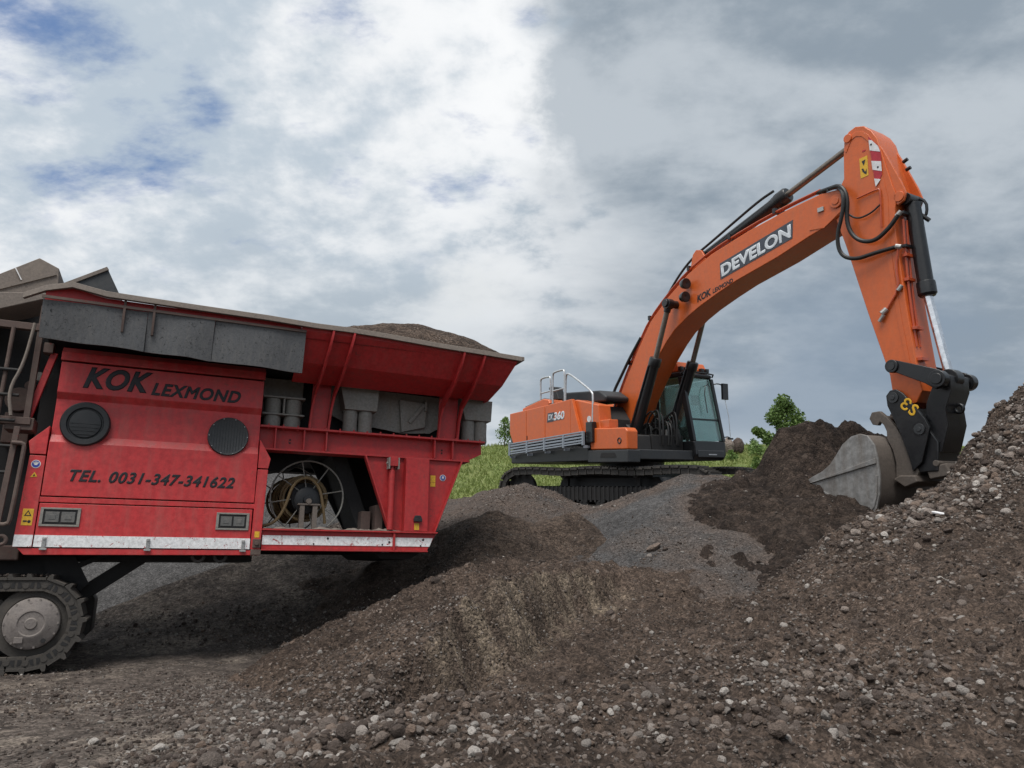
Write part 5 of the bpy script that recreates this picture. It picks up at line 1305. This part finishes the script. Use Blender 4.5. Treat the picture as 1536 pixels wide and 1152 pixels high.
st = part('warning_sticker', M_YELLOW, arm, lambda m: m.prism([(6.31, 6.14), (6.455, 6.15), (6.455, 5.80), (6.315, 5.79)], -WA - .005, -WA - .001, 'y'))
part('print', M_LETTER, st, lambda m: (m.prism([(6.35, 6.08), (6.42, 6.09), (6.385, 5.99)], -WA - .008, -WA - .0055, 'y'), m.prism([(6.34, 5.95), (6.37, 5.95), (6.40, 5.88), (6.43, 5.92), (6.425, 5.83), (6.39, 5.85), (6.36, 5.89)], -WA - .008, -WA - .0055, 'y')))
part('marker_plate', M_SIGNRED, arm, lambda m: m.box(6.37, 6.43, -WA - .006, -WA - .001, 6.24, 6.265))
# pipes, fittings, hoses on the arm
part('arm_pipe', M_ORANGE2, arm, lambda m: m.tube([(6.24, -WA - .03, 5.46), (6.62, -WA - .03, 5.50), (6.65, -WA - .03, 5.46), (6.63, -WA - .03, 4.84)], .014, 8, 1))
part('arm_pipe', M_ORANGE2, arm, lambda m: m.tube([(6.89, -WA - .03, 4.42), (6.82, -WA - .03, 4.12), (6.86, -WA - .03, 3.77), (6.60, -WA - .03, 3.42)], .02, 8, 1))
part('arm_pipe', M_ORANGE2, arm, lambda m: m.tube([(6.93, -.20, 4.9), (6.93, -.2, 4.0), (6.97, -.2, 3.2), (7.0, -.2, 2.8)], .02, 8, 1))
part('arm_pipe', M_ORANGE2, arm, lambda m: m.tube([(6.93, -.10, 4.9), (6.93, -.1, 4.0), (6.97, -.1, 3.2), (7.0, -.1, 2.8)], .02, 8, 1))
part('pipe_coupling', M_SILVER, arm, lambda m: (m.cyl((6.55, -WA - .06, 3.40), (6.62, -WA - .02, 3.47), .045, n=10), m.cyl((6.50, -WA - .05, 3.28), (6.58, -WA - .05, 3.38), .03, n=10), m.cyl((6.84, -WA - .05, 3.72), (6.90, -WA - .03, 3.80), .032, n=10)), .004)
for z in (5.0, 4.45, 4.3, 3.9, 3.1, 2.6):
    part('pipe_clamp', M_XBLACK if z > 4.4 else M_ORANGE2, arm, lambda m: m.box(6.90 + (3.9 - min(3.9, z)) * .09, 6.98 + (3.9 - min(3.9, z)) * .09, -.25, -.05, z - .025, z + .025), .004)
part('hydraulic_hose', M_HOSEB, EX, lambda m: m.tube([(5.45, -.26, 5.84), (5.76, -.34, 5.80), (6.02, -.42, 5.76), (6.16, -.44, 5.50), (6.08, -.42, 5.05), (6.22, -.40, 4.72), (6.52, -.38, 4.60), (6.78, -.36, 4.76), (6.93, -.33, 4.95)], .036, 10, 3))
part('hydraulic_hose', M_HOSEB, EX, lambda m: m.tube([(5.45, -.20, 5.85), (5.85, -.30, 5.82), (6.10, -.47, 5.60), (6.08, -.48, 5.25), (5.92, -.47, 4.85), (5.95, -.44, 4.52), (6.20, -.42, 4.38), (6.55, -.38, 4.42), (6.87, -.32, 4.44)], .034, 10, 3))
part('hydraulic_hose', M_HOSEB, EX, lambda m: m.tube([(6.10, -.40, 5.22), (6.25, -.36, 5.08), (6.48, -.33, 5.12), (6.64, -.32, 5.22)], .016, 8, 2))
part('hose_fitting', M_SILVER, arm, lambda m: (m.cyl((6.85, -.33, 4.45), (6.93, -.31, 4.42), .04, n=10), m.cyl((6.90, -.33, 4.93), (6.97, -.31, 5.0), .04, n=10)), .004)
part('hose_clamp', M_XBLACK, boom, lambda m: (m.beam((5.72, -.36, 5.78), (5.80, -.22, 5.84), .06, .06), m.beam((5.60, -.30, 5.78), (5.66, -.2, 5.85), .05, .05)))
# bucket ram
bc = part('bucket_ram', M_XBLACK, EX, lambda m: (m.cyl((6.99, 0, 5.18), (7.115, 0, 3.72), .118, n=26), m.lathe([(0, 0), (.135, 0), (.14, .03), (.14, .20), (.11, .24), (0, .24)], (7.105, 0, 3.85), (.088, 0, -.996), 26), m.cyl((6.97, -.18, 5.24), (6.97, .18, 5.24), .10, n=18)), .006)
part('piston_rod', M_CHROME, bc, lambda m: m.cyl((7.12, 0, 3.65), (7.36, 0, 2.30), .068, n=22))
part('ram_pipe', M_XBLACK, bc, lambda m: (m.tube([(7.02, .10, 5.30), (7.16, .10, 5.18), (7.16, .10, 5.0), (7.10, .10, 4.92)], .024, 8, 1), m.cyl((7.08, .05, 4.98), (7.18, .12, 4.86), .035, n=10), m.cyl((6.86, .05, 5.95), (6.94, .05, 5.98), .03, n=10), m.cyl((6.90, .05, 5.80), (6.98, .05, 5.82), .03, n=10)))
# linkage
for s in (-1, 1):
    lk = part('tilt_link', M_XBLACK, EX, lambda m: (m.prism([(6.66, 2.60), (6.78, 2.60), (7.40, 2.38), (7.52, 2.26), (7.50, 2.12), (7.36, 2.08), (7.22, 2.18), (6.78, 2.40), (6.66, 2.42)], s * .40 - .04, s * .40 + .04, 'y'), m.cyl((6.72, s * .36, 2.51), (6.72, s * .47, 2.51), .105, n=22), m.cyl((7.41, s * .34, 2.23), (7.41, s * .48, 2.23), .13, n=22)), .01)
    part('link_pin', M_CHAR, lk, lambda m: m.cyl((6.72, s * .47, 2.51), (6.72, s * .485, 2.51), .06, n=18))
part('link_axle', M_XBLACK, EX, lambda m: (m.cyl((7.41, -.50, 2.23), (7.41, .50, 2.23), .085, n=20), m.cyl((7.38, -.10, 2.26), (7.38, .10, 2.26), .15, n=20)), .01)
part('push_link', M_XBLACK, EX, lambda m: (m.prism([(7.28, 2.26), (7.38, 2.34), (7.50, 2.28), (7.50, 2.05), (7.40, 1.80), (7.42, 1.55), (7.30, 1.15), (7.10, 1.12), (7.05, 1.4), (7.12, 1.9)], -.27, .27, 'y'), m.ring((7.46, 0, 1.80), (0, 1, 0), .06, .028, 18, 8)), .03)
cp = part('quick_coupler', M_XBLACK, EX, lambda m: [m.prism([(6.55, 2.06), (6.62, 2.14), (6.72, 2.15), (6.82, 2.08), (7.14, 1.66), (7.20, 1.52), (7.16, 1.36), (7.05, 1.0), (6.90, .86), (6.86, 1.05), (6.74, 1.45), (6.56, 1.90)], y0, y0 + .06, 'y') for y0 in (-.38, .32)] and None, .012)
part('coupler_body', M_XBLACK, cp, lambda m: (m.prism([(6.85, 1.55), (7.15, 1.50), (7.28, 1.30), (7.25, .86), (6.92, .84), (6.80, 1.2)], -.315, .315, 'y')), .02)
for x, z in ((6.67, 2.02), (7.05, 1.50)):
    part('pin_boss', M_CHAR, cp, lambda m: (m.cyl((x, -.40, z), (x, -.3805, z), .085, n=20), m.cyl((x, -.412, z), (x, -.4005, z), .035, n=14)), .004)
lettering('lettering', '\u0190S', M_GOLD, cp, (6.755, -.381, 1.865), (.72, 0, -.60), (.60, 0, .72), .27, .20, .004, .022, .0, 1.1)
part('coupler_lock', M_BUCKET2, cp, lambda m: (m.prism([(7.05, .92), (7.36, .98), (7.42, .80), (7.10, .74)], -.30, .30, 'y'), m.cyl((7.22, -.32, .98), (7.22, .32, .98), .055, n=14)), .02)
# bucket: shell swept from the lip round the floor to the top edge, side plates with ribs
shell = [(5.34, .69), (5.75, .42), (6.08, .22), (6.25, .16), (6.40, .19), (6.52, .32), (6.58, .52), (6.60, .80), (6.58, 1.05), (6.54, 1.25), (6.44, 1.40), (6.34, 1.44)]
WK = .80
def f(m):
    inner = []
    for i, p in enumerate(shell):
        a = Vector(shell[max(0, i - 1)]); b = Vector(shell[min(len(shell) - 1, i + 1)]); t = (b - a).normalized(); n = Vector((-t.y, t.x))
        inner.append((p[0] + n.x * .035, p[1] + n.y * .035))
    m.prism(shell + inner[::-1], -WK + .03, WK - .03, 'y')
bk = part('bucket', M_BUCKET2, EX, f, .006)
side = [(5.31, .71), (5.30, .60), (5.42, .58), (6.08, .20), (6.25, .14), (6.42, .175), (6.54, .30), (6.60, .52), (6.62, .80), (6.60, 1.06), (6.56, 1.27), (6.46, 1.42), (6.33, 1.455), (6.18, 1.42), (6.02, 1.30), (5.90, 1.14), (5.78, .99), (5.62, .87), (5.42, .78)]
for y0, y1 in ((-WK, -WK + .045), (WK - .045, WK)):
    sdp = part('side_plate', M_BUCKET, bk, lambda m: m.prism(side, y0, y1, 'y'), .008)
    if y0 < 0:
        part('side_rib', M_BUCKET, sdp, lambda m: (m.prism([(5.36, .665), (5.44, .70), (6.575, 1.065), (6.585, .985)], y0 - .028, y0 - .001, 'y')), .012)
        part('wear_strip', M_BUCKET, sdp, lambda m: m.prism([(5.40, .665), (6.08, .235), (6.25, .175), (6.40, .205), (6.51, .32), (6.57, .52), (6.59, .80), (6.55, .80), (6.53, .53), (6.475, .35), (6.38, .245), (6.25, .215), (6.10, .27), (5.50, .65)], y0 - .016, y0 - .001, 'y'), .006)
for y in (-.55, -.18, .18, .55):
    part('tooth', M_BUCKET, bk, lambda m: m.prism([(5.12, .80), (5.40, .60), (5.50, .62), (5.42, .72)], y - .06, y + .06, 'y'), .01)
for y in (-.30, .22):
    part('hook', M_BUCKET2, bk, lambda m: m.prism([(6.60, .70), (6.72, .66), (6.92, .72), (6.97, .86), (6.88, 1.10), (6.80, 1.30), (6.66, 1.55), (6.52, 1.72), (6.40, 1.83), (6.27, 1.82), (6.22, 1.72), (6.27, 1.62), (6.36, 1.60), (6.40, 1.66), (6.46, 1.60), (6.50, 1.50), (6.50, 1.38), (6.58, 1.2), (6.62, 1.0)], y - .045, y + .045, 'y'), .012)
part('hook_bar', M_BUCKET2, bk, lambda m: m.cyl((6.30, -.26, 1.72), (6.30, .18, 1.72), .06, n=16))
part('back_plate', M_BUCKET2, bk, lambda m: m.prism([(6.60, .74), (6.78, .62), (6.98, .70), (6.95, .80), (6.70, .80)], -.42, .42, 'y'), .02)

# ================================================================== GRASS, SHRUBS, SMALL THINGS
def quads_obj(name, V, F, mat, parent=None):
    me = bpy.data.meshes.new(name)
    k = F.shape[1]
    me.vertices.add(len(V)); me.vertices.foreach_set('co', V.astype(np.float32).ravel())
    me.loops.add(F.size); me.loops.foreach_set('vertex_index', F.astype(np.int32).ravel())
    me.polygons.add(len(F)); me.polygons.foreach_set('loop_start', np.arange(0, F.size, k, dtype=np.int32))
    me.update(calc_edges=True)
    return mesh_obj(name, me, mat, parent)
def leaves(C, size, flat=.0):
    n = len(C)
    a = rng.normal(size=(n, 3)); a /= np.linalg.norm(a, axis=1)[:, None]
    b = rng.normal(size=(n, 3)); b -= (b * a).sum(1)[:, None] * a; b /= np.linalg.norm(b, axis=1)[:, None]
    s = size * rng.uniform(.6, 1.35, n)[:, None]
    V = np.stack([C - a * s * .5, C + b * s * .30, C + a * s * .6, C - b * s * .30], 1).reshape(-1, 3)
    F = np.arange(4 * n).reshape(-1, 4)
    return V, F

# grass blades on the bank
n = 90000
gx = np.concatenate([rng.uniform(-13, 2.5, n // 2), rng.uniform(2.5, 19, n // 2)]); gy = rng.uniform(21.2, 33.0, n)
keep = (gy > 21.6 + .8 * fbm(gx, gy, .5, 4, 90)) & (fbm(gx, gy, .9, 3, 95) > -.45)
gx, gy = gx[keep], gy[keep]; n = len(gx)
gz = h_ground(gx, gy)
hh = .05 + .11 * rng.random(n) ** 1.5 * (1 + .9 * fbm(gx, gy, .6, 3, 96))
an = rng.uniform(0, 6.28, n); w = .018 + .022 * rng.random(n)
lx, ly = rng.normal(0, .09, n), rng.normal(0, .09, n)
V = np.stack([np.stack([gx - np.cos(an) * w, gy - np.sin(an) * w, gz - .02], -1), np.stack([gx + np.cos(an) * w, gy + np.sin(an) * w, gz - .02], -1), np.stack([gx + lx, gy + ly, gz + hh], -1)], 1).reshape(-1, 3)
gr = quads_obj('bank_grass', V, np.arange(3 * n).reshape(-1, 3), M_BLADE)
tag(gr, 'rough green grass covering the bank behind the machines', 'grass', kind='stuff')

def shrub(name, label, cat, x, y, limbs, clumps, leaf, nper, group=None, trunk_r=.05):
    z = float(h_ground(np.array([x]), np.array([y]))[0])
    t = empty(name, (x, y, z))
    tag(t, label, cat, group)
    m = MB()
    for pth, r in limbs:
        k = len(pth)
        for i in range(k - 1): m.cyl(pth[i], pth[i + 1], r * (1 - .75 * i / (k - 1)), r * (1 - .75 * (i + 1) / (k - 1)), 8)
    m.build('trunk', M_BARK, t)
    C = []
    for (cx_, cy_, cz_, rr_) in clumps:
        q = rng.normal(size=(nper, 3)); q /= np.linalg.norm(q, axis=1)[:, None]
        q *= (rr_ * rng.random(nper) ** .45)[:, None]
        C.append(q + np.array([cx_, cy_, cz_]))
    C = np.concatenate(C); C = C[C[:, 2] > .03]
    V, F = leaves(C, leaf)
    quads_obj('crown', V, F, M_LEAF, t)
    return t
shrub('young_tree', 'leafy green young tree standing left of the raised bucket', 'tree', 9.35, 25.0,
      [([(0, 0, -.1), (.05, 0, .9), (.15, 0, 1.7), (.12, 0, 2.5)], .06), ([(.05, 0, .6), (-.35, .1, 1.0), (-.75, .1, 1.45)], .035), ([(.1, 0, 1.1), (.5, -.1, 1.5), (.85, -.1, 1.7)], .035), ([(.1, 0, 1.4), (-.1, .2, 1.9), (-.2, .2, 2.2)], .03)],
      [(.12, 0, 2.50, .30), (.32, .1, 2.30, .26), (-.06, .1, 2.22, .30), (-.28, 0, 1.95, .28), (.10, .1, 1.90, .40), (.50, 0, 1.95, .33), (.72, .1, 1.65, .33), (.98, 0, 1.45, .28), (.35, 0, 1.50, .40), (0, 0, 1.55, .22),
       (-.72, .1, 1.42, .18), (-.88, .1, 1.50, .14), (-.5, 0, 1.22, .25), (-.25, 0, .95, .36), (-.35, .1, .55, .34), (.2, 0, .9, .36), (.05, 0, .45, .36), (.5, .1, 1.1, .36), (.8, 0, .9, .36)], .10, 430)
shrub('shrub', 'small green shrub behind the rear of the excavator', 'shrub', -.33, 31.0,
      [([(0, 0, -.1), (.03, 0, .6), (0, 0, 1.1)], .03), ([(0, 0, .3), (.25, 0, .7)], .02)],
      [(0, 0, .95, .26), (.18, 0, .75, .3), (-.1, 0, .55, .3), (.1, 0, .3, .34), (.3, 0, .5, .25), (.05, 0, 1.15, .14)], .085, 200)
weeds = [(8.3, 27.5, .34, 'leftmost of the four leafy weed clumps on the bank right of the cab'), (9.55, 28.4, .50, 'second from the left of the leafy weed clumps on the bank right of the cab'),
         (9.95, 29.8, .42, 'third from the left of the leafy weed clumps on the bank right of the cab'), (8.6, 25.6, .35, 'nearest leafy weed clump at the left foot of the young tree')]
for i, (x, y, s, lab) in enumerate(weeds):
    shrub('weed_clump', lab, 'weed', x, y,
          [([(0, 0, -.05), (0, 0, s)], .015)], [(0, 0, s * .5, s * .5), (s * .4, 0, s * .4, s * .4), (-s * .35, 0, s * .35, s * .4), (0, .1, s, s * .35)], .075, 110, 'weeds on the bank')

# two boulders standing on the bank right of the cab
for i, (x, lab) in enumerate(((8.66, 'left rounded grey boulder on the bank right of the cab'), (9.02, 'right rounded grey boulder on the bank right of the cab'))):
    y = 29.0
    bm = bmesh.new(); bmesh.ops.create_icosphere(bm, subdivisions=4, radius=.5)
    for v in bm.verts:
        q = v.co.normalized()
        d = 1 + .16 * float(vnoise(np.array([q.x * 2 + i * 7.0]), np.array([q.z * 2 + q.y]), 77)[0]) + .05 * float(vnoise(np.array([q.x * 7 + i]), np.array([q.z * 7 + q.y * 5]), 78)[0])
        v.co = Vector((q.x * .20 * d, q.y * .30 * d, q.z * .36 * d))
    me = bpy.data.meshes.new('boulder'); bm.to_mesh(me); bm.free()
    me.polygons.foreach_set('use_smooth', [True] * len(me.polygons))
    o = mesh_obj('boulder', me, M_STONE)
    o.location = (x, y, float(h_ground(np.array([x]), np.array([y]))[0]) + .26)
    o.rotation_euler = (0, -.1 + .2 * i, .3 * i)
    tag(o, lab, 'boulder', 'boulders on the bank')

# a few pale scraps of rubble on the right heap
def scrap(x, y, L, w, ang, lab):
    z = float(H_top(np.array([x]), np.array([y]))[1][0])
    m = MB(); m.prism([(-L / 2, -w * .4), (L * .1, -w / 2), (L / 2, -w * .2), (L * .45, w * .4), (-L * .2, w / 2), (-L / 2, w * .25)], -.008, .010, 'z')
    o = m.build('rubble_scrap', M_SIGNWHITE, None, .002)
    o.location = (x, y, z + .035); o.rotation_euler = (.35, .25, ang)
    tag(o, lab, 'debris')
scrap(4.60, 8.0, .14, .05, -.7, 'bright white plaster scrap among the stones below the bucket')
